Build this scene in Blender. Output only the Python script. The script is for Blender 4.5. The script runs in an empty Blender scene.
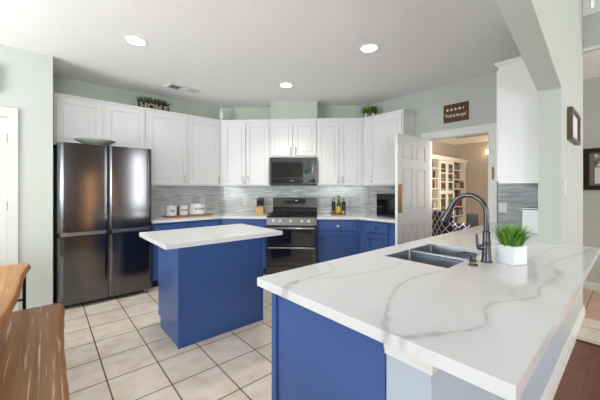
import bpy, bmesh, math, random
import numpy as np
from mathutils import Vector, Matrix
random.seed(7)
R = math.radians
PI = math.pi
sc = bpy.context.scene
COL = sc.collection

# ------------------------------------------------------------------ camera
cam_d = bpy.data.cameras.new('camera')
cam = bpy.data.objects.new('camera', cam_d)
COL.objects.link(cam)
CAM_H, YAW = 1.335, 49.0
cam.location = (0, 0, CAM_H)
cam.rotation_euler = (R(90), 0, R(YAW - 90))
cam_d.sensor_width = 36
cam_d.lens = 36 * 292 / 600
cam_d.shift_y = -11 / 600
cam_d.clip_start = 0.02
sc.camera = cam

# ------------------------------------------------------------------ view
sc.view_settings.view_transform = 'Standard'
sc.view_settings.look = 'None'
sc.view_settings.gamma = 1
sc.view_settings.use_curve_mapping = False
sc.view_settings.exposure = 0.45

# ------------------------------------------------------------------ world, daylight and added fill
world = bpy.data.worlds.new('sky')
sc.world = world
world.use_nodes = True
bg = world.node_tree.nodes['Background']
bg.inputs[0].default_value = (0.90, 0.95, 1.0, 1)
bg.inputs[1].default_value = 4.0

def area(name, loc, rot, sx, sy, power, col=(1, 1, 1)):
    d = bpy.data.lights.new(name, 'AREA')
    d.shape = 'RECTANGLE'
    d.size, d.size_y = sx, sy
    d.energy = power
    d.color = col
    o = bpy.data.objects.new(name, d)
    o.location = loc
    o.rotation_euler = rot
    COL.objects.link(o)
    return o

# daylight at the side and hall windows, plus added uplights and a study fill
area('breakfast_window_uplight', (-3.12, 2.5, 1.45), (R(152), 0, R(-90)), 2.2, 2.0, 115, (0.97, 0.98, 1.0))  # at the breakfast window but tilted up: added fill for the ceiling
area('family_window_uplight', (-1.55, -3.12, 1.6), (R(150), 0, 0), 2.5, 2.2, 125, (0.92, 0.96, 1.0))  # family window lamp turned upwards, an added uplight to brighten the ceiling
area('daylight_side_window', (2.55, -3.12, 1.5), (R(95), 0, 0), 0.55, 2.2, 26, (0.94, 0.96, 1.0))
area('study_fill', (6.4, 1.08, 1.7), (R(90), 0, 0), 1.8, 1.4, 60, (1.0, 0.93, 0.85))  # added fill that brightens the study; no window stands there
area('daylight_hall_window', (4.9, -3.12, 1.6), (R(90), 0, 0), 0.8, 2.0, 30, (1.0, 0.97, 0.93))

# ------------------------------------------------------------------ materials
def mat(name, col, rough=0.5, metal=0.0, spec=0.5, emit=None, estr=0.0, coat=0.0, trans=0.0, ior=1.45,
        noise=0.0, nscale=8.0, bump=0.0, bscale=200.0):
    m = bpy.data.materials.new(name)
    m.use_nodes = True
    nt = m.node_tree
    b = nt.nodes['Principled BSDF']
    b.inputs['Base Color'].default_value = (*col, 1)
    b.inputs['Roughness'].default_value = rough
    b.inputs['Metallic'].default_value = metal
    b.inputs['Specular IOR Level'].default_value = spec
    b.inputs['Coat Weight'].default_value = coat
    b.inputs['Coat Roughness'].default_value = 0.08
    b.inputs['Transmission Weight'].default_value = trans
    b.inputs['IOR'].default_value = ior
    if emit:
        b.inputs['Emission Color'].default_value = (*emit, 1)
        b.inputs['Emission Strength'].default_value = estr
    if noise > 0 or bump > 0:
        tc = nt.nodes.new('ShaderNodeTexCoord')
    if noise > 0:
        n = nt.nodes.new('ShaderNodeTexNoise')
        n.inputs['Scale'].default_value = nscale
        n.inputs['Detail'].default_value = 4
        nt.links.new(tc.outputs['Object'], n.inputs['Vector'])
        mx = nt.nodes.new('ShaderNodeMix')
        mx.data_type = 'RGBA'
        mx.inputs[6].default_value = (*[c * (1 - noise) for c in col], 1)
        mx.inputs[7].default_value = (*[min(1, c * (1 + noise)) for c in col], 1)
        nt.links.new(n.outputs['Fac'], mx.inputs[0])
        nt.links.new(mx.outputs[2], b.inputs['Base Color'])
    if bump > 0:
        n2 = nt.nodes.new('ShaderNodeTexNoise')
        n2.inputs['Scale'].default_value = bscale
        nt.links.new(tc.outputs['Object'], n2.inputs['Vector'])
        bp = nt.nodes.new('ShaderNodeBump')
        bp.inputs['Strength'].default_value = bump
        bp.inputs['Distance'].default_value = 0.002
        nt.links.new(n2.outputs['Fac'], bp.inputs['Height'])
        nt.links.new(bp.outputs['Normal'], b.inputs['Normal'])
    return m

M = {}
M['wall'] = mat('sage_wall_paint', (0.55, 0.575, 0.53), 0.6, noise=0.015, nscale=3, bump=0.15, bscale=120)
M['wall_back'] = mat('sage_kitchen_paint', (0.53, 0.565, 0.475), 0.6, noise=0.015, nscale=3, bump=0.15, bscale=120)
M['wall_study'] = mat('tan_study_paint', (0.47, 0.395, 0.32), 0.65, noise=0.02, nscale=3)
M['wall_family'] = mat('taupe_family_paint', (0.24, 0.20, 0.165), 0.65, noise=0.02, nscale=3)
M['wall_knee'] = mat('knee_wall_shade_tint', (0.49, 0.55, 0.63), 0.6, noise=0.02, nscale=3, bump=0.15, bscale=120)  # darker bluish wall tone: shade and blue window light painted in
M['ceiling'] = mat('ceiling_paint', (0.88, 0.88, 0.89), 0.8, noise=0.02, nscale=5, bump=0.3, bscale=90)
M['trim'] = mat('white_trim_paint', (0.79, 0.79, 0.765), 0.35)
M['door_paint'] = mat('soft_white_door_paint', (0.66, 0.65, 0.62), 0.4)
M['cab_white'] = mat('white_cabinet_paint', (0.80, 0.80, 0.79), 0.35)
M['cab_blue'] = mat('blue_cabinet_paint', (0.050, 0.108, 0.31), 0.32, noise=0.05, nscale=2)
M['door_white'] = mat('white_door_paint', (0.80, 0.80, 0.80), 0.4)
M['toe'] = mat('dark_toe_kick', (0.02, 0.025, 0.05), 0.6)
M['chrome'] = mat('brushed_nickel', (0.45, 0.44, 0.43), 0.25, 1.0)
M['black_metal'] = mat('black_steel', (0.015, 0.015, 0.016), 0.4, 0.6)
M['fridge'] = mat('black_stainless', (0.15, 0.145, 0.15), 0.15, 1.0)
M['steel_dark'] = mat('dark_stainless', (0.11, 0.107, 0.105), 0.24, 1.0)
M['steel_mid'] = mat('stainless', (0.30, 0.30, 0.305), 0.25, 1.0)
M['black_glass'] = mat('black_glass', (0.008, 0.008, 0.009), 0.04, 0, 1.0)
M['black'] = mat('black_plastic', (0.012, 0.012, 0.013), 0.4)
M['iron'] = mat('cast_iron', (0.01, 0.01, 0.01), 0.55)
M['gun'] = mat('gunmetal_faucet', (0.10, 0.104, 0.108), 0.27, 1.0)
M['sink'] = mat('sink_steel', (0.46, 0.49, 0.55), 0.34, 1.0, noise=0.12, nscale=6)
M['knob_bright'] = mat('bright_knob', (0.80, 0.78, 0.74), 0.3, 0.6)
M['brass'] = mat('aged_brass', (0.30, 0.19, 0.07), 0.42, 1.0)
M['brass_bright'] = mat('polished_brass', (0.75, 0.5, 0.2), 0.25, 1.0)
M['white_plastic'] = mat('white_plastic', (0.82, 0.82, 0.80), 0.35)
M['slot'] = mat('slot_dark', (0.05, 0.05, 0.05), 0.6)
M['enamel'] = mat('white_enamel', (0.83, 0.84, 0.86), 0.18)
M['letter_dark'] = mat('dark_lettering', (0.03, 0.035, 0.05), 0.5)
M['letter_white'] = mat('white_lettering', (0.85, 0.82, 0.74), 0.6)
M['pot'] = mat('white_ceramic', (0.85, 0.86, 0.88), 0.3)
M['grass'] = mat('grass_blade', (0.10, 0.30, 0.035), 0.45, noise=0.5, nscale=40)
M['leaf_dark'] = mat('dark_leaf', (0.025, 0.07, 0.015), 0.5, noise=0.5, nscale=40)
M['leaf_light'] = mat('light_leaf', (0.17, 0.27, 0.05), 0.5, noise=0.5, nscale=40)
M['soil'] = mat('soil', (0.03, 0.02, 0.012), 0.9)
M['letter_wood'] = mat('washed_wood', (0.40, 0.31, 0.25), 0.7, noise=0.25, nscale=25)
M['knife_wood'] = mat('beech_wood', (0.60, 0.38, 0.16), 0.45, noise=0.12, nscale=20)
M['tray_wood'] = mat('acacia_wood', (0.33, 0.15, 0.055), 0.45, noise=0.3, nscale=20)
M['bottle_green'] = mat('olive_glass', (0.045, 0.07, 0.01), 0.08)
M['yellow'] = mat('yellow_label', (0.75, 0.48, 0.03), 0.5)
M['cap_green'] = mat('green_cap', (0.16, 0.33, 0.04), 0.4)
M['cream'] = mat('cream_ceramic', (0.70, 0.67, 0.58), 0.45, noise=0.1, nscale=30)
M['silver'] = mat('silver_pot', (0.45, 0.45, 0.42), 0.3, 1.0)
M['pewter'] = mat('glazed_grey', (0.50, 0.52, 0.46), 0.25)
M['grass_lit'] = mat('lit_grass_blade', (0.25, 0.46, 0.07), 0.45, noise=0.4, nscale=40)  # lighter copy of the grass, highlight of the lit blades in its colour
M['frame_olive'] = mat('bronze_frame', (0.13, 0.105, 0.055), 0.4, noise=0.15, nscale=20)
M['frame_dark'] = mat('espresso_frame', (0.022, 0.012, 0.010), 0.3)
M['mat_grey'] = mat('grey_mat', (0.20, 0.19, 0.18), 0.8)
M['paper'] = mat('paper', (0.72, 0.71, 0.74), 0.7, noise=0.06, nscale=30)
M['bookcase'] = mat('cream_bookcase', (0.76, 0.70, 0.57), 0.45)
M['bookback'] = mat('bookcase_back', (0.22, 0.165, 0.11), 0.6)
M['lens'] = mat('lamp_lens', (0.9, 0.9, 0.9), 0.4, emit=(1, 0.97, 0.92), estr=9)
M['sconce_glass'] = mat('lit_sconce_glass', (1, 0.9, 0.7), 0.4, emit=(1, 0.78, 0.48), estr=14)
M['vent_grey'] = mat('vent_grey', (0.22, 0.22, 0.21), 0.6)
M['study_floor'] = mat('study_carpet', (0.36, 0.28, 0.20), 0.9)
M['black_fabric'] = mat('black_chair', (0.015, 0.016, 0.02), 0.6)
M['display'] = mat('range_display', (0.01, 0.01, 0.012), 0.1, emit=(0.25, 0.5, 1.0), estr=0.0)
M['digits'] = mat('lit_digits', (0.1, 0.2, 0.5), 0.4, emit=(0.25, 0.45, 1.0), estr=2.0)

def glass_mat(name, tint=(0.9, 0.95, 0.95)):
    m = bpy.data.materials.new(name)
    m.use_nodes = True
    nt = m.node_tree
    nt.nodes.clear()
    out = nt.nodes.new('ShaderNodeOutputMaterial')
    mix = nt.nodes.new('ShaderNodeMixShader')
    tr = nt.nodes.new('ShaderNodeBsdfTransparent')
    tr.inputs[0].default_value = (*tint, 1)
    gl = nt.nodes.new('ShaderNodeBsdfGlossy')
    gl.inputs['Roughness'].default_value = 0.03
    mix.inputs[0].default_value = 0.10
    nt.links.new(tr.outputs[0], mix.inputs[1])
    nt.links.new(gl.outputs[0], mix.inputs[2])
    nt.links.new(mix.outputs[0], out.inputs[0])
    return m
M['glass'] = glass_mat('window_glass')

def brick_mat(name, c1, c2, mortar, bw, rh, ms, off=(0, 0), offset=0.0, freq=2, rough=0.4, swz=False,
              bump=0.3, noise_col=None, nscale=6, smooth=0.1, namt=0.5, coat=0.0):
    m = bpy.data.materials.new(name)
    m.use_nodes = True
    nt = m.node_tree
    b = nt.nodes['Principled BSDF']
    b.inputs['Roughness'].default_value = rough
    b.inputs['Coat Weight'].default_value = coat
    tc = nt.nodes.new('ShaderNodeTexCoord')
    vec = tc.outputs['Object']
    if swz:
        sp = nt.nodes.new('ShaderNodeSeparateXYZ')
        cb = nt.nodes.new('ShaderNodeCombineXYZ')
        nt.links.new(vec, sp.inputs[0])
        nt.links.new(sp.outputs['X'], cb.inputs['X'])
        nt.links.new(sp.outputs['Z'], cb.inputs['Y'])
        vec = cb.outputs[0]
    mp = nt.nodes.new('ShaderNodeMapping')
    mp.inputs['Location'].default_value = (off[0], off[1], 0)
    nt.links.new(vec, mp.inputs['Vector'])
    br = nt.nodes.new('ShaderNodeTexBrick')
    br.offset = offset
    br.offset_frequency = freq
    br.squash = 1.0
    br.inputs['Scale'].default_value = 1.0
    br.inputs['Brick Width'].default_value = bw
    br.inputs['Row Height'].default_value = rh
    br.inputs['Mortar Size'].default_value = ms
    br.inputs['Mortar Smooth'].default_value = smooth
    br.inputs['Bias'].default_value = 0.0
    br.inputs['Color1'].default_value = (*c1, 1)
    br.inputs['Color2'].default_value = (*c2, 1)
    br.inputs['Mortar'].default_value = (*mortar, 1)
    nt.links.new(mp.outputs[0], br.inputs['Vector'])
    colout = br.outputs['Color']
    if noise_col:
        n = nt.nodes.new('ShaderNodeTexNoise')
        n.inputs['Scale'].default_value = nscale
        n.inputs['Detail'].default_value = 5
        nt.links.new(tc.outputs['Object'], n.inputs['Vector'])
        rp = nt.nodes.new('ShaderNodeMapRange')
        rp.inputs[1].default_value = 0.40
        rp.inputs[2].default_value = 0.72
        rp.inputs[3].default_value = 0
        rp.inputs[4].default_value = namt
        nt.links.new(n.outputs['Fac'], rp.inputs[0])
        mx = nt.nodes.new('ShaderNodeMix')
        mx.data_type = 'RGBA'
        mx.blend_type = 'MULTIPLY'
        mx.inputs[7].default_value = (*noise_col, 1)
        nt.links.new(rp.outputs[0], mx.inputs[0])
        nt.links.new(colout, mx.inputs[6])
        colout = mx.outputs[2]
    nt.links.new(colout, b.inputs['Base Color'])
    if bump:
        bp = nt.nodes.new('ShaderNodeBump')
        bp.invert = True
        bp.inputs['Strength'].default_value = bump
        bp.inputs['Distance'].default_value = 0.002
        nt.links.new(br.outputs['Fac'], bp.inputs['Height'])
        nt.links.new(bp.outputs['Normal'], b.inputs['Normal'])
    return m

TX, TY = 0.3295, 0.342
M['tile'] = brick_mat('beige_floor_tile', (0.71, 0.625, 0.535), (0.77, 0.695, 0.61), (0.13, 0.10, 0.075), TX, TY, 0.005,
                      off=(-0.320 + 10 * TX, -2.076 + 20 * TY), rough=0.33, noise_col=(0.80, 0.70, 0.58), nscale=7, namt=0.7)
M['tile_hall'] = brick_mat('orange_hall_tile', (0.62, 0.40, 0.27), (0.68, 0.46, 0.32), (0.16, 0.11, 0.08), TX, TY, 0.005,
                           off=(-0.320 + 10 * TX, -2.076 + 20 * TY), rough=0.35, noise_col=(0.85, 0.75, 0.65), nscale=7)  # more orange than the kitchen tile
M['wood_floor'] = brick_mat('cherry_plank_floor', (0.13, 0.034, 0.018), (0.19, 0.056, 0.03), (0.02, 0.008, 0.005), 1.2, 0.125, 0.0012,
                            off=(5, 5.02), offset=0.37, rough=0.33, noise_col=(0.6, 0.5, 0.45), nscale=9, namt=0.5, bump=0.05)
M['mosaic'] = None

def mosaic(name, c1, c2, mort):
    m = brick_mat(name, c1, c2, mort, 0.17, 0.0165, 0.0012, off=(5, 5), offset=0.37, freq=2, rough=0.18, swz=True,
                  noise_col=(0.73, 0.75, 0.73), nscale=5, namt=0.9, bump=0.5, coat=0.3)
    # stretch a second noise along the rows so neighbouring strips differ
    nt = m.node_tree
    b = nt.nodes['Principled BSDF']
    src = b.inputs['Base Color'].links[0].from_socket
    tc = [n for n in nt.nodes if n.type == 'TEX_COORD'][0]
    mp = nt.nodes.new('ShaderNodeMapping')
    mp.inputs['Scale'].default_value = (4, 1, 60)
    nt.links.new(tc.outputs['Object'], mp.inputs['Vector'])
    n = nt.nodes.new('ShaderNodeTexNoise')
    n.inputs['Scale'].default_value = 1.0
    n.inputs['Detail'].default_value = 2
    nt.links.new(mp.outputs[0], n.inputs['Vector'])
    rp = nt.nodes.new('ShaderNodeMapRange')
    rp.inputs[1].default_value = 0.35
    rp.inputs[2].default_value = 0.65
    rp.inputs[3].default_value = 0.72
    rp.inputs[4].default_value = 1.14
    nt.links.new(n.outputs['Fac'], rp.inputs[0])
    mx = nt.nodes.new('ShaderNodeMix')
    mx.data_type = 'RGBA'
    mx.blend_type = 'MULTIPLY'
    mx.inputs[0].default_value = 1
    nt.links.new(src, mx.inputs[6])
    nt.links.new(rp.outputs[0], mx.inputs[7])
    nt.links.new(mx.outputs[2], b.inputs['Base Color'])
    return m
M['mosaic'] = mosaic('strip_mosaic', (0.66, 0.67, 0.645), (0.86, 0.865, 0.835), (0.62, 0.62, 0.60))
M['mosaic_shaded'] = mosaic('strip_mosaic_shaded', (0.34, 0.37, 0.395), (0.60, 0.625, 0.64), (0.40, 0.41, 0.42))  # same strip tile as the range wall, darkened to paint in shade
M['mosaic_shaded'].node_tree.nodes['Principled BSDF'].inputs['Roughness'].default_value = 0.38
M['mosaic_shaded'].node_tree.nodes['Principled BSDF'].inputs['Coat Weight'].default_value = 0.0

def wood_mat(name, base, dark, light, streak):
    m = bpy.data.materials.new(name)
    m.use_nodes = True
    nt = m.node_tree
    b = nt.nodes['Principled BSDF']
    b.inputs['Roughness'].default_value = 0.42
    tc = nt.nodes.new('ShaderNodeTexCoord')
    def noise(scale, dist):
        mp = nt.nodes.new('ShaderNodeMapping')
        mp.inputs['Scale'].default_value = scale
        nt.links.new(tc.outputs['Object'], mp.inputs['Vector'])
        n = nt.nodes.new('ShaderNodeTexNoise')
        n.inputs['Scale'].default_value = 1
        n.inputs['Detail'].default_value = 5
        n.inputs['Distortion'].default_value = dist
        nt.links.new(mp.outputs[0], n.inputs['Vector'])
        return n.outputs['Fac']
    cr = nt.nodes.new('ShaderNodeValToRGB')
    e = cr.color_ramp.elements
    e[0].position, e[0].color = 0.32, (*dark, 1)
    e[1].position, e[1].color = 0.68, (*base, 1)
    nt.links.new(noise((34, 1.1, 34), 0.25), cr.inputs[0])
    rp = nt.nodes.new('ShaderNodeMapRange')
    rp.inputs[1].default_value = 0.60
    rp.inputs[2].default_value = 0.68
    rp.inputs[3].default_value = 0
    rp.inputs[4].default_value = streak
    nt.links.new(noise((60, 1.7, 60), 0.3), rp.inputs[0])
    mx = nt.nodes.new('ShaderNodeMix')
    mx.data_type = 'RGBA'
    mx.inputs[7].default_value = (*light, 1)
    nt.links.new(rp.outputs[0], mx.inputs[0])
    nt.links.new(cr.outputs[0], mx.inputs[6])
    nt.links.new(mx.outputs[2], b.inputs['Base Color'])
    return m
M['table_wood'] = wood_mat('live_edge_slab', (0.52, 0.255, 0.075), (0.36, 0.155, 0.04), (0.66, 0.46, 0.26), 0.5)
M['bench_wood'] = wood_mat('bench_slab', (0.31, 0.155, 0.056), (0.18, 0.08, 0.028), (0.62, 0.50, 0.39), 0.75)
M['bark_edge'] = mat('live_edge', (0.40, 0.17, 0.045), 0.4, noise=0.3, nscale=14)

def quartz():
    m = bpy.data.materials.new('veined_white_quartz')
    m.use_nodes = True
    nt = m.node_tree
    b = nt.nodes['Principled BSDF']
    b.inputs['Roughness'].default_value = 0.16
    at = nt.nodes.new('ShaderNodeAttribute')
    at.attribute_name = 'vein'
    tc = nt.nodes.new('ShaderNodeTexCoord')
    n = nt.nodes.new('ShaderNodeTexNoise')
    n.inputs['Scale'].default_value = 3
    n.inputs['Detail'].default_value = 6
    n.inputs['Distortion'].default_value = 1.0
    nt.links.new(tc.outputs['Object'], n.inputs['Vector'])
    base = nt.nodes.new('ShaderNodeMix')
    base.data_type = 'RGBA'
    base.inputs[6].default_value = (0.735, 0.73, 0.735, 1)
    base.inputs[7].default_value = (0.80, 0.795, 0.795, 1)
    nt.links.new(n.outputs['Fac'], base.inputs[0])
    n2 = nt.nodes.new('ShaderNodeTexNoise')
    n2.inputs['Scale'].default_value = 28
    n2.inputs['Detail'].default_value = 5
    nt.links.new(tc.outputs['Object'], n2.inputs['Vector'])
    rp = nt.nodes.new('ShaderNodeMapRange')
    rp.inputs[1].default_value = 0.3
    rp.inputs[2].default_value = 0.7
    rp.inputs[3].default_value = 0.35
    rp.inputs[4].default_value = 1.0
    nt.links.new(n2.outputs['Fac'], rp.inputs[0])
    mul = nt.nodes.new('ShaderNodeMath')
    mul.operation = 'MULTIPLY'
    nt.links.new(at.outputs['Fac'], mul.inputs[0])
    nt.links.new(rp.outputs[0], mul.inputs[1])
    mx = nt.nodes.new('ShaderNodeMix')
    mx.data_type = 'RGBA'
    mx.inputs[7].default_value = (0.36, 0.345, 0.345, 1)
    nt.links.new(mul.outputs[0], mx.inputs[0])
    nt.links.new(base.outputs[2], mx.inputs[6])
    nt.links.new(mx.outputs[2], b.inputs['Base Color'])
    return m
M['quartz'] = quartz()

def trellis():
    m = bpy.data.materials.new('navy_trellis_fabric')
    m.use_nodes = True
    nt = m.node_tree
    b = nt.nodes['Principled BSDF']
    b.inputs['Roughness'].default_value = 0.85
    tc = nt.nodes.new('ShaderNodeTexCoord')
    sp = nt.nodes.new('ShaderNodeSeparateXYZ')
    nt.links.new(tc.outputs['Object'], sp.inputs[0])
    def math_(op, a, bb=None, v=None):
        k = nt.nodes.new('ShaderNodeMath')
        k.operation = op
        nt.links.new(a, k.inputs[0])
        if bb is not None:
            nt.links.new(bb, k.inputs[1])
        if v is not None:
            k.inputs[1].default_value = v
        return k.outputs[0]
    h = math_('ADD', sp.outputs['X'], sp.outputs['Y'])
    u = math_('ADD', h, sp.outputs['Z'])
    v = math_('SUBTRACT', h, sp.outputs['Z'])
    res = []
    for s in (u, v):
        q = math_('MULTIPLY', s, v=6.5)
        fr = math_('FRACT', q)
        d = math_('SUBTRACT', fr, v=0.5)
        d = math_('ABSOLUTE', d)
        res.append(math_('LESS_THAN', d, v=0.085))
    mxv = math_('MAXIMUM', res[0], res[1])
    mx = nt.nodes.new('ShaderNodeMix')
    mx.data_type = 'RGBA'
    mx.inputs[6].default_value = (0.012, 0.016, 0.06, 1)
    mx.inputs[7].default_value = (0.62, 0.60, 0.60, 1)
    nt.links.new(mxv, mx.inputs[0])
    nt.links.new(mx.outputs[2], b.inputs['Base Color'])
    return m
M['trellis'] = trellis()

def collage():
    m = bpy.data.materials.new('photo_collage')
    m.use_nodes = True
    nt = m.node_tree
    b = nt.nodes['Principled BSDF']
    tc = nt.nodes.new('ShaderNodeTexCoord')
    n = nt.nodes.new('ShaderNodeTexNoise')
    n.inputs['Scale'].default_value = 14
    nt.links.new(tc.outputs['Object'], n.inputs['Vector'])
    cr = nt.nodes.new('ShaderNodeValToRGB')
    e = cr.color_ramp.elements
    e[0].position, e[0].color = 0.35, (0.03, 0.025, 0.02, 1)
    e[1].position, e[1].color = 0.65, (0.75, 0.72, 0.68, 1)
    k = e.new(0.5)
    k.color = (0.42, 0.22, 0.08, 1)
    nt.links.new(n.outputs['Fac'], cr.inputs[0])
    nt.links.new(cr.outputs[0], b.inputs['Base Color'])
    b.inputs['Roughness'].default_value = 0.2
    return m
M['collage'] = collage()

# ------------------------------------------------------------------ mesh helpers
def box(bm, x0, x1, y0, y1, z0, z1, bev=0.0, seg=2, mtx=None):
    t = bmesh.new()
    v = [t.verts.new((x, y, z)) for z in (z0, z1) for y in (y0, y1) for x in (x0, x1)]
    for f in ((0, 2, 3, 1), (4, 5, 7, 6), (0, 1, 5, 4), (2, 6, 7, 3), (0, 4, 6, 2), (1, 3, 7, 5)):
        t.faces.new([v[i] for i in f])
    if bev > 0:
        bmesh.ops.bevel(t, geom=list(t.edges), offset=bev, segments=seg, profile=0.5, affect='EDGES')
    merge(bm, t, mtx)

def frame(bm, x0, x1, z0, z1, w, y0, y1):
    """four mitred bars round a rectangle in the xz plane"""
    o = [(x0, z0), (x1, z0), (x1, z1), (x0, z1)]
    i = [(x0 + w, z0 + w), (x1 - w, z0 + w), (x1 - w, z1 - w), (x0 + w, z1 - w)]
    vo = {}
    for key, pts in (('o', o), ('i', i)):
        for n, (x, z) in enumerate(pts):
            for y in (y0, y1):
                vo[key, n, y] = bm.verts.new((x, y, z))
    for n in range(4):
        m = (n + 1) % 4
        for y in (y0, y1):
            bm.faces.new((vo['o', n, y], vo['o', m, y], vo['i', m, y], vo['i', n, y]))
        for k in ('o', 'i'):
            bm.faces.new((vo[k, n, y0], vo[k, m, y0], vo[k, m, y1], vo[k, n, y1]))
    bmesh.ops.recalc_face_normals(bm, faces=bm.faces)

def merge(bm, t, mtx=None):
    if mtx is not None:
        bmesh.ops.transform(t, matrix=mtx, verts=t.verts)
    me = bpy.data.meshes.new('tmp')
    t.to_mesh(me)
    t.free()
    bm.from_mesh(me)
    bpy.data.meshes.remove(me)

def prism(bm, pts, a0, a1, axis='z', bev=0.0, seg=2):
    """polygon pts extruded from a0 to a1 along axis"""
    t = bmesh.new()
    def co(p, a):
        if axis == 'z':
            return (p[0], p[1], a)
        if axis == 'y':
            return (p[0], a, p[1])
        return (a, p[0], p[1])
    lo = [t.verts.new(co(p, a0)) for p in pts]
    hi = [t.verts.new(co(p, a1)) for p in pts]
    n = len(pts)
    t.faces.new(lo)
    t.faces.new(hi)
    for i in range(n):
        t.faces.new((lo[i], lo[(i + 1) % n], hi[(i + 1) % n], hi[i]))
    bmesh.ops.recalc_face_normals(t, faces=t.faces)
    if bev > 0:
        bmesh.ops.bevel(t, geom=list(t.edges), offset=bev, segments=seg, profile=0.5, affect='EDGES')
    merge(bm, t)

def lathe(bm, prof, c=(0, 0, 0), seg=28, mtx=None, cap=True):
    t = bmesh.new()
    rings = []
    for r, z in prof:
        if r < 1e-6:
            rings.append([t.verts.new((0, 0, z))])
        else:
            rings.append([t.verts.new((r * math.cos(2 * PI * k / seg), r * math.sin(2 * PI * k / seg), z)) for k in range(seg)])
    for a, b in zip(rings, rings[1:]):
        for k in range(seg):
            k2 = (k + 1) % seg
            if len(a) == 1 and len(b) == 1:
                continue
            if len(a) == 1:
                t.faces.new((a[0], b[k2], b[k]))
            elif len(b) == 1:
                t.faces.new((a[k], a[k2], b[0]))
            else:
                t.faces.new((a[k], a[k2], b[k2], b[k]))
    if cap and len(rings[0]) > 1:
        t.faces.new(rings[0])
    if cap and len(rings[-1]) > 1:
        t.faces.new(rings[-1])
    bmesh.ops.recalc_face_normals(t, faces=t.faces)
    mt = Matrix.Translation(c)
    if mtx is not None:
        mt = mt @ mtx
    merge(bm, t, mt)

def tube(bm, pts, rad, seg=12, caps=True):
    pts = [Vector(p) for p in pts]
    n = len(pts)
    rr = rad if isinstance(rad, (list, tuple)) else [rad] * n
    t = bmesh.new()
    up = None
    rings = []
    for i in range(n):
        d = (pts[min(i + 1, n - 1)] - pts[max(i - 1, 0)]).normalized()
        if up is None:
            up = Vector((0, 0, 1)) if abs(d.z) < 0.9 else Vector((1, 0, 0))
        a = d.cross(up).normalized()
        b = a.cross(d).normalized()
        up = b
        rings.append([t.verts.new(pts[i] + rr[i] * (math.cos(2 * PI * k / seg) * a + math.sin(2 * PI * k / seg) * b)) for k in range(seg)])
    for p, q in zip(rings, rings[1:]):
        for k in range(seg):
            t.faces.new((p[k], p[(k + 1) % seg], q[(k + 1) % seg], q[k]))
    if caps:
        t.faces.new(rings[0])
        t.faces.new(rings[-1])
    bmesh.ops.recalc_face_normals(t, faces=t.faces)
    merge(bm, t)

def link(name, bm, m, parent=None, smooth=True):
    me = bpy.data.meshes.new(name)
    bm.to_mesh(me)
    bm.free()
    if smooth:
        for p in me.polygons:
            p.use_smooth = True
        me.set_sharp_from_angle(angle=R(35))
    me.materials.append(M[m] if isinstance(m, str) else m)
    o = bpy.data.objects.new(name, me)
    COL.objects.link(o)
    if parent is not None:
        o.parent = parent
    if smooth:                      # keeps big flat faces flat next to their rounded edges
        wn = o.modifiers.new('weighted_normal', 'WEIGHTED_NORMAL')
        wn.keep_sharp = True
        wn.weight = 80
    return o

def nb():
    return bmesh.new()

def tag(o, label, cat, group=None, kind=None):
    o['label'] = label
    o['category'] = cat
    if group:
        o['group'] = group
    if kind:
        o['kind'] = kind
    return o

def thing(name, label, cat, loc=(0, 0, 0), rz=0.0, group=None):
    o = bpy.data.objects.new(name, None)
    o.empty_display_size = 0.05
    COL.objects.link(o)
    o.location = loc
    o.rotation_euler = (0, 0, rz)
    return tag(o, label, cat, group)

def struct(name, bm, m, parent=None, smooth=False):
    o = link(name, bm, m, parent, smooth)
    if parent is None:
        o['kind'] = 'structure'
    return o

def struct_root(name, loc=(0, 0, 0), rz=0.0):
    o = bpy.data.objects.new(name, None)
    COL.objects.link(o)
    o.location = loc
    o.rotation_euler = (0, 0, rz)
    o['kind'] = 'structure'
    return o

def copy_tree(o, parent=None, loc=None):
    c = o.copy()
    COL.objects.link(c)
    if parent is not None:
        c.parent = parent
    if loc is not None:
        c.location = loc
    for ch in list(o.children):
        copy_tree(ch, c)
    return c

def text_bm(body, size, ext=0.001, width=1.0, bold=0.0):
    cu = bpy.data.curves.new('txt', 'FONT')
    cu.body = body
    cu.size = size
    cu.extrude = ext
    cu.offset = bold
    cu.align_x = 'CENTER'
    cu.align_y = 'CENTER'
    cu.resolution_u = 3
    o = bpy.data.objects.new('txt', cu)
    COL.objects.link(o)
    dg = bpy.context.evaluated_depsgraph_get()
    dg.update()
    me = bpy.data.meshes.new_from_object(o.evaluated_get(dg))
    bm = bmesh.new()
    bm.from_mesh(me)
    bmesh.ops.scale(bm, vec=(width, 1, 1), verts=bm.verts)
    bpy.data.objects.remove(o)
    bpy.data.curves.remove(cu)
    bpy.data.meshes.remove(me)
    return bm

# text stands upright facing local -y
UP = Matrix.Rotation(R(90), 4, 'X')

# ------------------------------------------------------------------ layout constants
CEIL = 2.77
YW = 4.84            # wall behind the fridge run
XR = 4.18            # wall with the doorway
SW = 7.16            # x + y on the diagonal range wall
DA = Vector((SW - YW, YW, 0))          # left end of the diagonal wall
CT0, CT1 = 0.876, 0.914                # worktop underside and top
RT2 = math.sqrt(2)
def dg(s, w, z=0.0):
    """point on the diagonal run: s along the wall, w out from it"""
    return Vector((DA.x + (s - w) / RT2, DA.y - (s + w) / RT2, z))
DLEN = (Vector((XR, SW - XR, 0)) - DA).length
FY0, FY1 = 0.37, 0.51                  # pass-through wall faces

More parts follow.
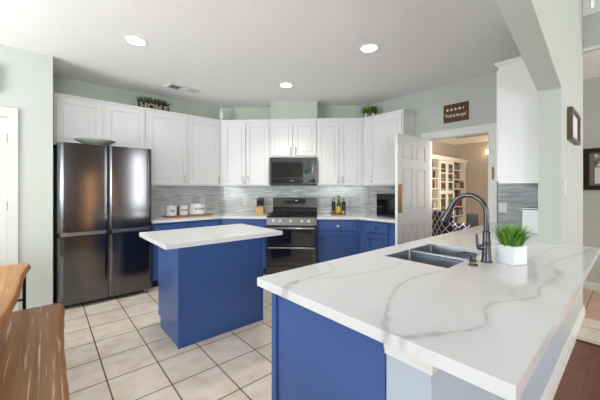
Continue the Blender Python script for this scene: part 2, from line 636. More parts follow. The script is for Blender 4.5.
# ------------------------------------------------------------------ the setting
b = nb()
prism(b, [(-3.3, 0.345), (3.54, 0.345), (3.54, -3.3), (4.2, -3.3), (4.2, 0.44), (4.30, 0.44), (4.30, 4.96), (-3.3, 4.96)], -0.08, 0, 'z')
struct('floor', b, 'tile')
b = nb(); box(b, 4.2, 5.6, -3.3, 0.44, -0.08, 0); box(b, 4.30, 5.6, 0.44, 1.0, -0.08, 0)
struct('floor_hall', b, 'tile_hall')
b = nb(); box(b, -3.3, 3.54, -3.3, 0.345, -0.08, 0)
struct('floor_dining', b, 'wood_floor')
b = nb(); box(b, 3.525, 3.56, -3.3, 0.345, 0, 0.006, 0.002)
struct('trim_threshold', b, mat('dark_threshold', (0.06, 0.025, 0.015), 0.35))
b = nb(); box(b, 4.30, 9.15, 1.0, 3.6, -0.08, 0)
struct('floor_study', b, 'study_floor')

b = nb(); box(b, -3.3, 4.30, FY0 + 0.01, 4.96, CEIL, CEIL + 0.1)
struct('ceiling', b, 'ceiling')
b = nb(); box(b, -3.3, 4.42, -3.3, FY0, 4.5, 4.6)
struct('ceiling_foyer', b, 'ceiling')
b = nb(); box(b, 4.42, 5.6, -3.3, 0.999, 2.81, 2.9); box(b, 4.325, 4.42, 0.52, 0.999, 2.81, 2.9)
struct('ceiling_hall', b, 'ceiling')
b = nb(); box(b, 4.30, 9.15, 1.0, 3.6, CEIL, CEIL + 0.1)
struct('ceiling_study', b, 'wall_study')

# left wall with the panel door, standing out to the fridge front
b = nb()
YL = 4.13
D0, D1 = -1.09, -0.275
box(b, -3.3, D0, YL, YW + 0.12, 0, CEIL); box(b, D1, 0.055, YL, YW + 0.12, 0, CEIL); box(b, D0, D1, YL, YW + 0.12, 2.06, CEIL)
struct('wall_left', b, 'wall')
b = nb(); box(b, 0.055, DA.x + 0.3, YW, YW + 0.12, 0, CEIL)
struct('wall_back', b, 'wall_back')
b = nb()
e = Vector((XR, SW - XR, 0))
prism(b, [(DA.x, DA.y), (e.x, e.y), (e.x + 0.12, e.y + 0.04), (DA.x + 0.13, DA.y + 0.12)], 0, CEIL, 'z')
struct('wall_range', b, 'wall_back')
# doorway wall
DY0, DY1 = 1.205, 1.985
b = nb()
box(b, XR, XR + 0.12, FY1, DY0, 0, CEIL); box(b, XR, XR + 0.12, DY1, 3.6, 0, CEIL); box(b, XR, XR + 0.12, DY0, DY1, 2.06, CEIL)
struct('wall_right', b, 'wall')
# pass-through wall: knee wall, pier and sloping arched header in one piece
b = nb()
prism(b, [(2.99, 0), (4.32, 0), (4.32, 4.5), (-3.3, 4.5), (-3.3, 2.60), (0.2, 2.60), (0.75, 2.585), (1.3, 2.51), (1.95, 2.362), (2.935, 2.108), (2.95, 2.095),
          (2.95, 0.8755), (2.99, 0.8755)], FY0, FY1, 'y')
struct('wall_passage', b, 'wall')
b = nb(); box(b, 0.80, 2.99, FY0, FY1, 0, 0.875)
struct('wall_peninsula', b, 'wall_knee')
# hall and study shells
b = nb(); box(b, 5.47, 5.6, -3.3, 1.0, 0, 2.81)
struct('wall_hall', b, 'wall')
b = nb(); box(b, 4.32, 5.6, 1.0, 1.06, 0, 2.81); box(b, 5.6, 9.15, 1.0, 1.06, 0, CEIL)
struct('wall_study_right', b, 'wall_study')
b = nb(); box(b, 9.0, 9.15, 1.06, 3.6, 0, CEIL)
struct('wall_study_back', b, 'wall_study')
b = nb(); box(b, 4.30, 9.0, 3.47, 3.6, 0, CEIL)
struct('wall_study_left', b, 'wall_study')
b = nb(); prism(b, [(3.47, 2.62), (3.47, 2.769), (3.33, 2.769), (3.36, 2.72), (3.43, 2.65)], 4.32, 8.99, 'x')
prism(b, [(8.99, 2.62), (8.99, 2.769), (8.85, 2.769), (8.88, 2.72), (8.95, 2.65)], 1.06, 3.46, 'y')
struct('trim_study_crown', b, 'bookcase')
# fascia over the hall with an upper window
WY0, WY1, WZ0, WZ1 = -0.9, 0.35, 3.2, 4.2
b = nb()
box(b, 4.32, 4.42, -3.3, WY0, 2.81, 4.5); box(b, 4.321, 4.42, WY1, FY0 + 0.14, 2.81, 4.5)
box(b, 4.32, 4.42, WY0, WY1, 2.81, WZ0); box(b, 4.32, 4.42, WY0, WY1, WZ1, 4.5)
struct('wall_foyer', b, 'wall')
w1 = struct_root('window_1', (4.32, 0, 0))
b = nb()
frame(b, WY0 - 0.03, WY1 + 0.018, WZ0 - 0.04, WZ1 + 0.05, 0.055, -0.03, 0.04)
for v in b.verts:
    v.co.x, v.co.y = v.co.y, v.co.x
bmesh.ops.recalc_face_normals(b, faces=b.faces)
box(b, -0.02, 0.03, 0.225, 0.285, WZ0 + 0.016, WZ1 - 0.006)
link('window_frame', b, 'trim', w1, False)
b = nb(); box(b, 0.04, 0.05, WY0, WY1, WZ0, WZ1)
link('pane', b, 'glass', w1, False)
b = nb(); box(b, 4.85, 4.95, -1.3, 0.9, 2.91, 4.7)
struct('wall_niche', b, 'wall')
b = nb(); box(b, 4.300, 4.3195, -3.2, 0.368, 2.795, 2.825)
struct('trim_hall_opening', b, 'trim')

# window walls behind the camera
def window_wall(name, wname, axis, pos, a0, a1, zt, holes):
    b = nb()
    lo, hi = (pos - 0.12, pos)
    cur = a0
    def bx(u0, u1, z0, z1):
        if axis == 'x':
            box(b, lo, hi, u0, u1, z0, z1)
        else:
            box(b, u0, u1, lo, hi, z0, z1)
    for u0, u1, z0, z1 in holes:
        bx(cur, u0, 0, zt); bx(u0, u1, 0, z0); bx(u0, u1, z1, zt)
        cur = u1
    bx(cur, a1, 0, zt)
    struct(name, b, 'wall_family')
    for i, (u0, u1, z0, z1) in enumerate(holes):
        r = struct_root('%s_%d' % (wname, i + 2 if axis == 'x' else i + 4))
        f = nb()
        bars = [(u0, u1, z0, z0 + 0.05), (u0, u1, z1 - 0.05, z1), (u0, u0 + 0.05, z0, z1), (u1 - 0.05, u1, z0, z1)]
        nm = 3 if u1 - u0 > 2 else 1
        for k in range(1, nm):
            c = u0 + (u1 - u0) * k / nm
            bars.append((c - 0.025, c + 0.025, z0, z1))
        for (p0, p1, q0, q1) in bars:
            if axis == 'x':
                box(f, pos - 0.09, pos - 0.03, p0, p1, q0, q1)
            else:
                box(f, p0, p1, pos - 0.09, pos - 0.03, q0, q1)
        link('window_frame', f, 'trim', r, False)
        g = nb()
        if axis == 'x':
            box(g, pos - 0.07, pos - 0.06, u0, u1, z0, z1)
        else:
            box(g, u0, u1, pos - 0.07, pos - 0.06, z0, z1)
        link('pane', g, 'glass', r, False)
window_wall('wall_breakfast', 'window', 'x', -3.2, -3.3, 4.96, 4.5, [(-2.95, -2.1, 0.5, 2.6), (1.35, 3.6, 0.45, 2.45)])
window_wall('wall_family', 'window', 'y', -3.2, -3.2, 5.6, 4.5, [(-2.8, -0.3, 0.5, 2.7), (2.25, 2.85, 0.4, 2.6), (4.5, 5.3, 0.6, 2.6)])

# soffit over the microwave cabinet
def along(bm, s0, s1, w0, w1, z0, z1):
    p = [dg(s0, w0), dg(s1, w0), dg(s1, w1), dg(s0, w1)]
    prism(bm, [(q.x, q.y) for q in p], z0, z1, 'z')
RS0, RS1 = 0.964, 1.726        # range along the diagonal
b = nb(); along(b, RS0 - 0.005, RS1 + 0.005, 0.0, 0.29, 2.475, CEIL)
struct('wall_soffit', b, 'wall_back')

# door casings, baseboards
d1 = struct_root('door_1', (0, YL, 0))
b = nb()
box(b, D1 - 0.015, D1 + 0.062, -0.02, 0, 0, 2.15, 0.004); box(b, D0 - 0.062, D0 + 0.015, -0.02, 0, 0, 2.15, 0.004)
box(b, D0 - 0.062, D1 + 0.062, -0.021, 0, 2.055, 2.15, 0.004)
link('casing', b, 'door_paint', d1)
b = nb(); box(b, D0 + 0.003, D1 - 0.003, 0.012, 0.05, 0.01, 2.055, 0.003)
for _z0, _z1 in ((0.25, 0.95), (1.10, 1.62), (1.74, 1.93)):
    frame(b, D0 + 0.47, D1 - 0.12, _z0, _z1, 0.02, 0.006, 0.013); frame(b, D0 + 0.12, D1 - 0.47, _z0, _z1, 0.02, 0.006, 0.013)
leaf = link('leaf', b, 'door_paint', d1)
b = nb()
for z in (0.25, 1.12, 1.80):
    box(b, D1 - 0.022, D1 - 0.004, 0.004, 0.0135, z, z + 0.09, 0.002); tube(b, [(D1 - 0.009, 0.004, z), (D1 - 0.009, 0.004, z + 0.09)], 0.006)
link('hinge', b, 'brass', d1)

b = nb()
box(b, XR - 0.02, XR, DY0 - 0.09, DY0 - 0.005, 0, 2.15, 0.004); box(b, XR - 0.02, XR, DY1 + 0.005, DY1 + 0.09, 0, 2.15, 0.004)
box(b, XR - 0.021, XR, DY0 - 0.09, DY1 + 0.09, 2.055, 2.15, 0.004)
box(b, XR, XR + 0.12, DY0 - 0.005, DY0 + 0.012, 0, 2.06); box(b, XR, XR + 0.12, DY1 - 0.012, DY1 + 0.005, 0, 2.06); box(b, XR, XR + 0.12, DY0, DY1, 2.045, 2.065)
box(b, XR + 0.12, XR + 0.14, DY0 - 0.1, DY0, 0, 2.15); box(b, XR + 0.12, XR + 0.14, DY1, DY1 + 0.1, 0, 2.15); box(b, XR + 0.12, XR + 0.14, DY0 - 0.1, DY1 + 0.1, 2.06, 2.15)
trd = struct('trim_doorway', b, 'trim')
b = nb(); box(b, XR - 0.024, XR - 0.019, DY0 - 0.06, DY0 - 0.035, 1.46, 1.60, 0.001); tube(b, [(XR - 0.026, DY0 - 0.047, 1.45), (XR - 0.026, DY0 - 0.047, 1.61)], 0.008)
link('hinge', b, 'brass', trd)

def base_profile(bm, axis, a0, a1, pos, sgn, h=0.095):
    pr = [(0, 0), (sgn * 0.016, 0), (sgn * 0.016, h - 0.045), (sgn * 0.012, h - 0.03), (sgn * 0.010, h - 0.008), (sgn * 0.006, h), (0, h)]
    if axis == 'x':    # runs along x, standing off a y wall
        prism(bm, [(pos + q[0], q[1]) for q in pr], a0, a1, 'x')
    else:
        prism(bm, [(pos + q[0], q[1]) for q in pr], a0, a1, 'y')
b = nb(); base_profile(b, 'x', 0.78, 4.34, FY0, -1)
struct('baseboard_passage', b, 'trim')
b = nb(); base_profile(b, 'y', -3.2, 1.0, 5.47, -1)
struct('baseboard_hall', b, 'trim')
b = nb(); base_profile(b, 'x', -3.2, D0 - 0.07, YL, -1); base_profile(b, 'x', D1 + 0.065, 0.055, YL, -1)
struct('baseboard_left', b, 'trim')
# stepped moulding under the bar at the knee-wall end
b = nb()
for g, z0, z1 in ((0.006, 0.824, 0.842), (0.010, 0.842, 0.858), (0.014, 0.858, 0.875)):
    box(b, 0.80 - g, 0.80, FY0 - g, FY1 + 0.004, z0, z1, 0.002)
    box(b, 0.80, 2.94, FY0 - g, FY0, z0, z1, 0.002)
struct('trim_bar', b, 'trim', smooth=True)

# mosaic backsplashes (local x along the wall, z up)
def backsplash(name, origin, rz, length, z0=CT1, z1=1.39, m='mosaic'):
    b = nb()
    box(b, 0, length, -0.010, 0, z0, z1)
    o = struct(name, b, m)
    o.location = origin
    o.rotation_euler = (0, 0, rz)
backsplash('trim_backsplash_left', (1.045, YW, 0), 0, DA.x - 1.049)
backsplash('trim_backsplash_range', (DA.x, DA.y, 0), R(-45), DLEN)
backsplash('trim_backsplash_right', (XR, SW - XR - 0.003, 0), R(-90), SW - XR - 2.085)
backsplash('trim_backsplash_sink', (XR, DY0 - 0.095, 0), R(-90), DY0 - 0.095 - FY1, m='mosaic_shaded')

# ------------------------------------------------------------------ worktops with veins
FPX = 292.0
def unproj(px, py, z=CT1):
    a = R(YAW)
    d = FPX * (CAM_H - z) / (py - 189.0)
    t = (px - 300.0) / FPX * d
    return (d * math.cos(a) + t * math.sin(a), d * math.sin(a) - t * math.cos(a))

def field(P, veins):
    """P (n,2) -> strength of the veining at each point"""
    out = np.zeros(len(P))
    rng = np.random.RandomState(3)
    ph = rng.rand(8) * 6.28
    wob = 0.0016 * (np.sin(P[:, 0] * 31 + ph[0]) + np.sin(P[:, 1] * 37 + ph[1]) + 0.5 * np.sin((P[:, 0] + P[:, 1]) * 71 + ph[2]))
    Q = P + np.stack([wob, -wob], 1)
    for pts, w, s in veins:
        pts = np.array(pts)
        # smooth the path (Chaikin)
        for _ in range(2):
            q = [pts[0]]
            for i in range(len(pts) - 1):
                q += [0.75 * pts[i] + 0.25 * pts[i + 1], 0.25 * pts[i] + 0.75 * pts[i + 1]]
            q.append(pts[-1])
            pts = np.array(q)
        dm = np.full(len(P), 9.0)
        for a, c in zip(pts, pts[1:]):
            ac = c - a
            L = (ac ** 2).sum() + 1e-12
            t = np.clip(((Q - a) @ ac) / L, 0, 1)
            dd = np.sqrt(((Q - a - t[:, None] * ac) ** 2).sum(1))
            dm = np.minimum(dm, dd)
        k = np.clip(1.35 - dm / w, 0, 1) * s
        k = np.maximum(k, 0.22 * s * np.exp(-(dm / (w * 3.2)) ** 2))
        out = np.maximum(out, k)
    return out

def slab(name, xs, ys, keep, veins, label, z0=CT0, z1=CT1):
    nx, ny = len(xs), len(ys)
    mask = np.zeros((nx - 1, ny - 1), bool)
    for i in range(nx - 1):
        for j in range(ny - 1):
            mask[i, j] = keep((xs[i] + xs[i + 1]) / 2, (ys[j] + ys[j + 1]) / 2)
    idx = {}
    verts, val = [], []
    faces = []
    def vid(i, j, k):
        key = (i, j, k)
        if key not in idx:
            idx[key] = len(verts)
            verts.append((xs[i], ys[j], z1 if k else z0))
        return idx[key]
    def has(i, j):
        return 0 <= i < nx - 1 and 0 <= j < ny - 1 and mask[i, j]
    for i in range(nx - 1):
        for j in range(ny - 1):
            if not mask[i, j]:
                continue
            faces.append((vid(i, j, 1), vid(i + 1, j, 1), vid(i + 1, j + 1, 1), vid(i, j + 1, 1)))
            faces.append((vid(i, j, 0), vid(i, j + 1, 0), vid(i + 1, j + 1, 0), vid(i + 1, j, 0)))
            if not has(i - 1, j):
                faces.append((vid(i, j, 0), vid(i, j, 1), vid(i, j + 1, 1), vid(i, j + 1, 0)))
            if not has(i + 1, j):
                faces.append((vid(i + 1, j, 0), vid(i + 1, j + 1, 0), vid(i + 1, j + 1, 1), vid(i + 1, j, 1)))
            if not has(i, j - 1):
                faces.append((vid(i, j, 0), vid(i + 1, j, 0), vid(i + 1, j, 1), vid(i, j, 1)))
            if not has(i, j + 1):
                faces.append((vid(i, j + 1, 0), vid(i, j + 1, 1), vid(i + 1, j + 1, 1), vid(i + 1, j + 1, 0)))
    P = np.array(verts)[:, :2]
    f = field(P, veins)
    me = bpy.data.meshes.new(name)
    me.from_pydata(verts, [], faces)
    at = me.attributes.new('vein', 'FLOAT', 'POINT')
    at.data.foreach_set('value', f.astype(np.float32))
    me.materials.append(M['quartz'])
    me.update()
    o = bpy.data.objects.new(name, me)
    COL.objects.link(o)
    return tag(o, label, 'countertop')

def U(*pp):
    return [unproj(*p) for p in pp]
PX0, PX1, PY0, PY1 = 0.757, 4.168, 0.168, 1.182
SK = (1.612, 2.25, 0.655, 1.045)   # sink cut-out
veins = [
    (U((292, 300), (286, 287), (299, 281), (317, 275.5), (331, 271.6), (335, 268), (328.7, 264), (322, 262)), 0.0045, 0.75),
    (U((287, 291), (300, 280), (314.6, 277), (340, 277.6), (358, 273.7), (380, 270.5), (391, 267), (402, 263)), 0.004, 0.7),
    (U((284, 290), (288, 284), (297, 281)), 0.019, 0.7),
    (U((442, 271), (417.5, 275.6), (400.6, 283), (391, 294.4), (389.4, 305.6), (383.7, 317), (385, 326), (392, 337), (405, 350)), 0.0055, 0.75),
    (U((385, 318), (384, 327), (388, 334)), 0.014, 0.75),
    (U((392, 339), (405, 343), (415, 349)), 0.014, 0.8),
    (U((392, 333), (407, 337), (424.5, 335.3), (434, 333.5), (448, 332.5), (472.5, 330), (484.8, 325.8), (486.5, 317.8), (483.7, 309), (490, 302.7),
       (507.5, 300.6), (535, 299), (540.8, 293), (539, 288), (549.5, 283), (561, 275.8), (556.5, 268.8), (539, 264), (524, 262.5)), 0.0042, 0.8),
    (U((405, 338), (420, 336.5), (440, 333)), 0.015, 0.75),
    (U((548, 284), (558, 277), (560, 271)), 0.024, 0.65),
    (U((550, 284.5), (562, 287), (576, 291.5), (584, 296)), 0.0055, 0.6),
    (U((547, 266), (556, 260.6), (575, 255), (586, 252), (590, 249)), 0.010, 0.5),
    (U((440, 240), (452, 235), (468, 232), (483, 227)), 0.010, 0.4),
    (U((528, 262), (534, 258), (545, 252), (556, 247)), 0.008, 0.3),
]
xs = sorted(set([PX0, SK[0], SK[1], 2.946, 2.99, PX1] + list(np.round(np.arange(PX0 + 0.006, 2.45, 0.006), 4)) + list(np.round(np.arange(2.45, PX1 - 0.005, 0.012), 4))))
ys = sorted(set([PY0, FY0 - 0.002, FY1 + 0.002, SK[2], SK[3], PY1] + list(np.round(np.arange(PY0 + 0.006, PY1 - 0.003, 0.006), 4))))
def keep_p(x, y):
    if SK[0] < x < SK[1] and SK[2] < y < SK[3]:
        return False
    if y < FY0 - 0.002 and x > 2.99:
        return False
    if x > 2.946 and FY0 - 0.002 < y < FY1 + 0.002:
        return False
    return True
slab('countertop', xs, ys, keep_p, veins, 'large white quartz peninsula countertop with grey veins and sink cut-out')

IX0, IX1, IY0, IY1 = 0.68, 1.79, 2.325, 3.157
iv = [(U((170, 241), (196, 236), (214, 236), (236, 229), (252, 229)), 0.007, 0.35),
      (U((200, 245), (215, 240), (222, 234), (240, 231)), 0.006, 0.25),
      (U((150, 234), (168, 231), (186, 228), (205, 229)), 0.007, 0.25)]
xs = list(np.round(np.arange(IX0, IX1 + 0.001, 0.0111), 4))
ys = list(np.round(np.arange(IY0, IY1 + 0.001, 0.0104), 4))
slab('countertop', xs, ys, lambda x, y: True, iv, 'white quartz top on the blue kitchen island')

CF = 0.635
tq = CF * math.tan(R(22.5))
b = nb()
p = [dg(RS0 - 0.004, 0.012), dg(RS0 - 0.004, CF)]
cl = dg(tq, CF)
prism(b, [(1.062, YW - 0.012), (1.062, YW - CF), (cl.x, cl.y), (p[1].x, p[1].y), (p[0].x, p[0].y), (DA.x - 0.004, YW - 0.012)], CT0, CT1, 'z')
tag(link('countertop', b, 'quartz', smooth=False), 'white worktop running from the fridge to the left side of the range', 'countertop')
b = nb()
p = [dg(RS1 + 0.004, 0.012), dg(RS1 + 0.004, CF)]
cr_ = dg(DLEN - tq, CF)
YEND = 2.13
prism(b, [(p[0].x, p[0].y), (p[1].x, p[1].y), (cr_.x, cr_.y), (XR - CF, YEND), (XR - 0.012, YEND), (XR - 0.012, SW - XR - 0.004)], CT0, CT1, 'z')
tag(link('countertop', b, 'quartz', smooth=False), 'white worktop from the range to the open door, under the toaster oven', 'countertop')

# ------------------------------------------------------------------ cabinets
def panel_door(x0, x1, z0, z1, yf, st=0.052, slim=False):
    """framed raised-panel front, back face at yf, standing off towards -y"""
    b = nb()
    if slim:
        box(b, x0, x1, yf - 0.02, yf, z0, z1, 0.004)
        box(b, x0 + 0.022, x1 - 0.022, yf - 0.0225, yf - 0.019, z0 + 0.02, z1 - 0.02, 0.002)
        return b
    box(b, x0, x0 + st, yf - 0.02, yf, z0, z1, 0.003)
    box(b, x1 - st, x1, yf - 0.02, yf, z0, z1, 0.003)
    box(b, x0 + st - 0.001, x1 - st + 0.001, yf - 0.0195, yf, z1 - st, z1, 0.003)
    box(b, x0 + st - 0.001, x1 - st + 0.001, yf - 0.0195, yf, z0, z0 + st, 0.003)
    box(b, x0 + st - 0.004, x1 - st + 0.004, yf - 0.010, yf - 0.002, z0 + st - 0.004, z1 - st + 0.004)
    i = st + 0.014
    box(b, x0 + i, x1 - i, yf - 0.016, yf - 0.009, z0 + i, z1 - i, 0.005)
    return b

def bar_pull(x, z0, z1, yf, horizontal=False, x1=None):
    b = nb()
    y = yf - 0.02
    tube(b, [(x, y - 0.028, z0), (x, y - 0.028, z1)], 0.0065, 10)
    for z in (z0 + 0.018, z1 - 0.018):
        tube(b, [(x, y + 0.001, z), (x, y - 0.028, z)], 0.006, 8)
        lathe(b, [(0.009, 0), (0.011, 0.004), (0.009, 0.008)], (x, y - 0.028, z - 0.004), 12)
    return b

def knob_bm(x, z, yf):
    b = nb()
    lathe(b, [(0.006, 0), (0.006, 0.012), (0.016, 0.016), (0.018, 0.022), (0.014, 0.028), (0, 0.030)], (x, yf - 0.0215, z), 16, Matrix.Rotation(R(90), 4, 'X'))
    return b

def cabinet(name, label, cat, origin, rz, poly, z0, z1, yf, fronts, m, group=None, toe=None, crown=None, body_mat=None):
    t = thing(name, label, cat, origin, rz, group)
    b = nb(); prism(b, poly, z0, z1, 'z')
    link('body', b, m, t, False)
    for k in fronts:
        kind, x0, x1, a, c = k[:5]
        if kind == 'door':
            d = link('door', panel_door(x0, x1, a, c, yf), m, t)
            if k[5] is not None:
                hx, h0, h1 = k[5]
                link('handle', bar_pull(hx, h0, h1, yf), 'chrome', d)
        elif kind == 'drawer':
            d = link('drawer', panel_door(x0, x1, a, c, yf, slim=True), m, t)
            if k[5] is not None:
                link('knob', knob_bm(k[5], (a + c) / 2, yf), k[6] if len(k) > 6 else 'chrome', d)
    if toe:
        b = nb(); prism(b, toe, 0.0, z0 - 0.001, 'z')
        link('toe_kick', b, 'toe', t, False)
    if crown:
        b = nb()
        for g, c0, c1 in ((0.008, z1 - 0.004, z1 + 0.008), (0.020, z1 + 0.008, z1 + 0.022), (0.028, z1 + 0.022, z1 + 0.03)):
            prism(b, crown(g), c0, c1, 'z')
        link('crown_moulding', b, m, t, False)
    return t

UZ0, UZ1 = 1.385, 2.44
UD = 0.33
BD = 0.59
BZ0, BZ1 = 0.10, 0.874
tu = UD * math.tan(R(22.5))
tb = BD * math.tan(R(22.5))
G = 0.0015
O_L = (0, YW - G, 0)
O_D = (DA.x, DA.y, 0)
O_D = tuple(dg(0, G))
O_R = (XR - G, SW - XR, 0)
RZ = {'L': 0.0, 'D': R(-45), 'R': R(-90)}

# --- uppers, fridge run
FX0, FX1 = 0.066, 1.050
cabinet('wall_cabinet', 'white two-door wall cabinet above the black refrigerator', 'cabinet', O_L, 0,
        [(FX0, -UD), (FX1 - 0.001, -UD), (FX1 - 0.001, 0), (FX0, 0)], 1.86, UZ1, -UD,
        [('door', 0.092, 0.540, 1.875, 2.415, (0.505, 1.89, 1.965)), ('door', 0.585, 1.03, 1.875, 2.415, (0.618, 1.89, 1.965))], 'cab_white',
        crown=lambda g: [(FX0, -UD - g), (FX1 - 0.001, -UD - g), (FX1 - 0.001, 0), (FX0, 0)])
XL = DA.x - tu
cabinet('wall_cabinet', 'tall white two-door wall cabinet above the canisters, right of the refrigerator', 'cabinet', O_L, 0,
        [(FX1 + 0.001, -UD), (XL - 0.001, -UD), (DA.x - 0.001, 0), (FX1 + 0.001, 0)], UZ0, UZ1, -UD,
        [('door', 1.085, 1.615, 1.405, 2.415, (1.585, 1.43, 1.545)), ('door', 1.655, 2.155, 1.405, 2.415, (2.13, 1.43, 1.545))], 'cab_white',
        crown=lambda g: [(FX1 + 0.001, -UD - g), (XL - 0.001 - g * 0.414, -UD - g), (DA.x - 0.001, 0), (FX1 + 0.001, 0)])
# --- uppers, diagonal
cabinet('wall_cabinet', 'tall white two-door wall cabinet between the inside corner and the microwave', 'cabinet', O_D, RZ['D'],
        [(tu + 0.001, -UD), (RS0 - 0.001, -UD), (RS0 - 0.001, 0), (0.002, 0)], UZ0, UZ1, -UD,
        [('door', 0.20, 0.555, 1.405, 2.415, (0.525, 1.43, 1.545)), ('door', 0.575, 0.94, 1.405, 2.415, (0.605, 1.43, 1.545))], 'cab_white',
        crown=lambda g: [(tu + 0.001 + g * 0.414, -UD - g), (RS0 - 0.001, -UD - g), (RS0 - 0.001, 0), (0.002, 0)])
cabinet('wall_cabinet', 'short white two-door wall cabinet directly over the microwave', 'cabinet', O_D, RZ['D'],
        [(RS0 + 0.001, -UD), (RS1 - 0.001, -UD), (RS1 - 0.001, 0), (RS0 + 0.001, 0)], 1.845, UZ1, -UD,
        [('door', RS0 + 0.014, 1.328, 1.875, 2.415, (1.305, 1.89, 2.01)), ('door', 1.362, RS1 - 0.014, 1.875, 2.415, (1.385, 1.89, 2.01))], 'cab_white',
        crown=lambda g: [(RS0 + 0.001, -UD - g), (RS1 - 0.001, -UD - g), (RS1 - 0.001, 0), (RS0 + 0.001, 0)])
SE = DLEN - tu
cabinet('wall_cabinet', 'tall white two-door wall cabinet to the right of the microwave', 'cabinet', O_D, RZ['D'],
        [(RS1 + 0.001, -UD), (SE - 0.001, -UD), (DLEN - 0.002, 0), (RS1 + 0.001, 0)], UZ0, UZ1, -UD,
        [('door', RS1 + 0.02, 2.075, 1.405, 2.415, (2.045, 1.43, 1.545)), ('door', 2.10, 2.44, 1.405, 2.415, (2.13, 1.43, 1.545))], 'cab_white',
        crown=lambda g: [(RS1 + 0.001, -UD - g), (SE - 0.001 - g * 0.414, -UD - g), (DLEN - 0.002, 0), (RS1 + 0.001, 0)])
# --- uppers, right run (local x runs towards -y)
Y0R = SW - XR
cabinet('wall_cabinet', 'tall white single-door wall cabinet above the black toaster oven', 'cabinet', O_R, RZ['R'],
        [(tu + 0.001, -UD), (Y0R - 2.18, -UD), (Y0R - 2.18, 0), (0.002, 0)], UZ0, UZ1, -UD,
        [('door', 0.24, Y0R - 2.20, 1.405, 2.415, (0.275, 1.43, 1.545))], 'cab_white',
        crown=lambda g: [(tu + 0.001 + g * 0.414, -UD - g), (Y0R - 2.18 + g, -UD - g), (Y0R - 2.18 + g, 0), (0.002, 0)])
# --- upper on the pier: faces away, shows its end panel
ux = XR - 3.09
PD = 0.305
cabinet('wall_cabinet', 'white wall cabinet on the pier, showing its plain end panel', 'cabinet', (XR - 0.002, FY1 + G, 0), R(180),
        [(0, -PD), (ux, -PD), (ux, 0), (0, 0)], UZ0, UZ1, -PD,
        [('door', 0.03, 0.53, 1.405, 2.415, (0.50, 1.43, 1.545)), ('door', 0.55, ux - 0.02, 1.405, 2.415, (0.58, 1.43, 1.545))], 'cab_white',
        crown=lambda g: [(0, -PD - g), (ux + g, -PD - g), (ux + g, 0), (0, 0)])

# --- base cabinets
XB = DA.x - tb
cabinet('base_cabinet', 'blue base cabinet with drawers beside the refrigerator, under the canisters', 'cabinet', O_L, 0,
        [(1.066, -BD), (XB - 0.001, -BD), (DA.x - 0.002, 0), (1.066, 0)], BZ0, BZ1, -BD,
        [('drawer', 1.09, 1.525, 0.70, 0.85, 1.32), ('drawer', 1.55, 2.03, 0.70, 0.85, 1.80),
         ('door', 1.09, 1.525, 0.13, 0.68, (1.49, 0.53, 0.65)), ('door', 1.55, 2.03, 0.13, 0.68, (1.585, 0.53, 0.65))], 'cab_blue',
        toe=[(1.066, -BD + 0.07), (XB - 0.001, -BD + 0.07), (XB - 0.001, 0), (1.066, 0)])
cabinet('base_cabinet', 'blue base cabinet between the inside corner and the left side of the range', 'cabinet', O_D, RZ['D'],
        [(tb + 0.001, -BD), (RS0 - 0.005, -BD), (RS0 - 0.005, 0), (0.002, 0)], BZ0, BZ1, -BD,
        [('drawer', 0.33, 0.94, 0.70, 0.85, 0.635), ('door', 0.33, 0.94, 0.13, 0.68, (0.905, 0.53, 0.65))], 'cab_blue',
        toe=[(tb + 0.06, -BD + 0.07), (RS0 - 0.005, -BD + 0.07), (RS0 - 0.005, 0), (tb, 0)])
SEB = DLEN - tb
cabinet('base_cabinet', 'blue base cabinet with one drawer and door, right of the range', 'cabinet', O_D, RZ['D'],
        [(RS1 + 0.005, -BD), (SEB - 0.001, -BD), (DLEN - 0.002, 0), (RS1 + 0.005, 0)], BZ0, BZ1, -BD,
        [('drawer', 1.758, 2.325, 0.705, 0.85, 2.045, 'white_plastic'), ('door', 1.758, 2.325, 0.13, 0.685, (1.785, 0.52, 0.64))], 'cab_blue',
        toe=[(RS1 + 0.005, -BD + 0.07), (SEB - 0.06, -BD + 0.07), (SEB - 0.06, 0), (RS1 + 0.005, 0)])
cabinet('base_cabinet', 'blue base cabinet with small drawer under the toaster oven, beside the open door', 'cabinet', O_R, RZ['R'],
        [(tb + 0.001, -BD), (Y0R - 2.15, -BD), (Y0R - 2.15, 0), (0.002, 0)], BZ0, BZ1, -BD,
        [('drawer', 0.385, 0.725, 0.705, 0.85, 0.545, 'black'), ('door', 0.385, 0.725, 0.13, 0.685, (0.412, 0.52, 0.64))], 'cab_blue',
        toe=[(tb + 0.06, -BD + 0.07), (Y0R - 2.15, -BD + 0.07), (Y0R - 2.15, 0), (tb, 0)])

# --- peninsula cabinet run: plain end panel towards the camera
t = thing('peninsula_cabinet', 'blue peninsula cabinet with plain end panel under the sink counter', 'cabinet', (0, 0, 0))
b = nb()
# open-topped carcass: leaves room for the sink bowls
bx0, bx1, by0, by1 = 0.80, 4.12, FY1 + 0.002, 1.105
box(b, bx0, bx0 + 0.02, by0, by1, 0, BZ1); box(b, bx1 - 0.02, bx1, by0, by1, 0.1, BZ1)
box(b, bx0 + 0.02, bx1 - 0.02, by1 - 0.02, by1, 0.1, BZ1); box(b, bx0 + 0.02, bx1 - 0.02, by0, by0 + 0.02, 0.1, BZ1); box(b, bx0 + 0.02, bx1 - 0.02, by0, by1, 0.1, 0.12)
link('body', b, 'cab_blue', t, False)
b = nb()
box(b, bx0 - 0.012, bx0, by1 - 0.03, by1 + 0.004, 0, BZ1, 0.003)
link('edge_strip', b, 'cab_blue', t)
b = nb(); box(b, bx0 - 0.006, bx0, by0, by0 + 0.012, 0, BZ1 - 0.003, 0.002)
link('edge_strip', b, 'cab_blue', t)
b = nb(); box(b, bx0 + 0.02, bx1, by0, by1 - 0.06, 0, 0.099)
link('toe_kick', b, 'toe', t, False)
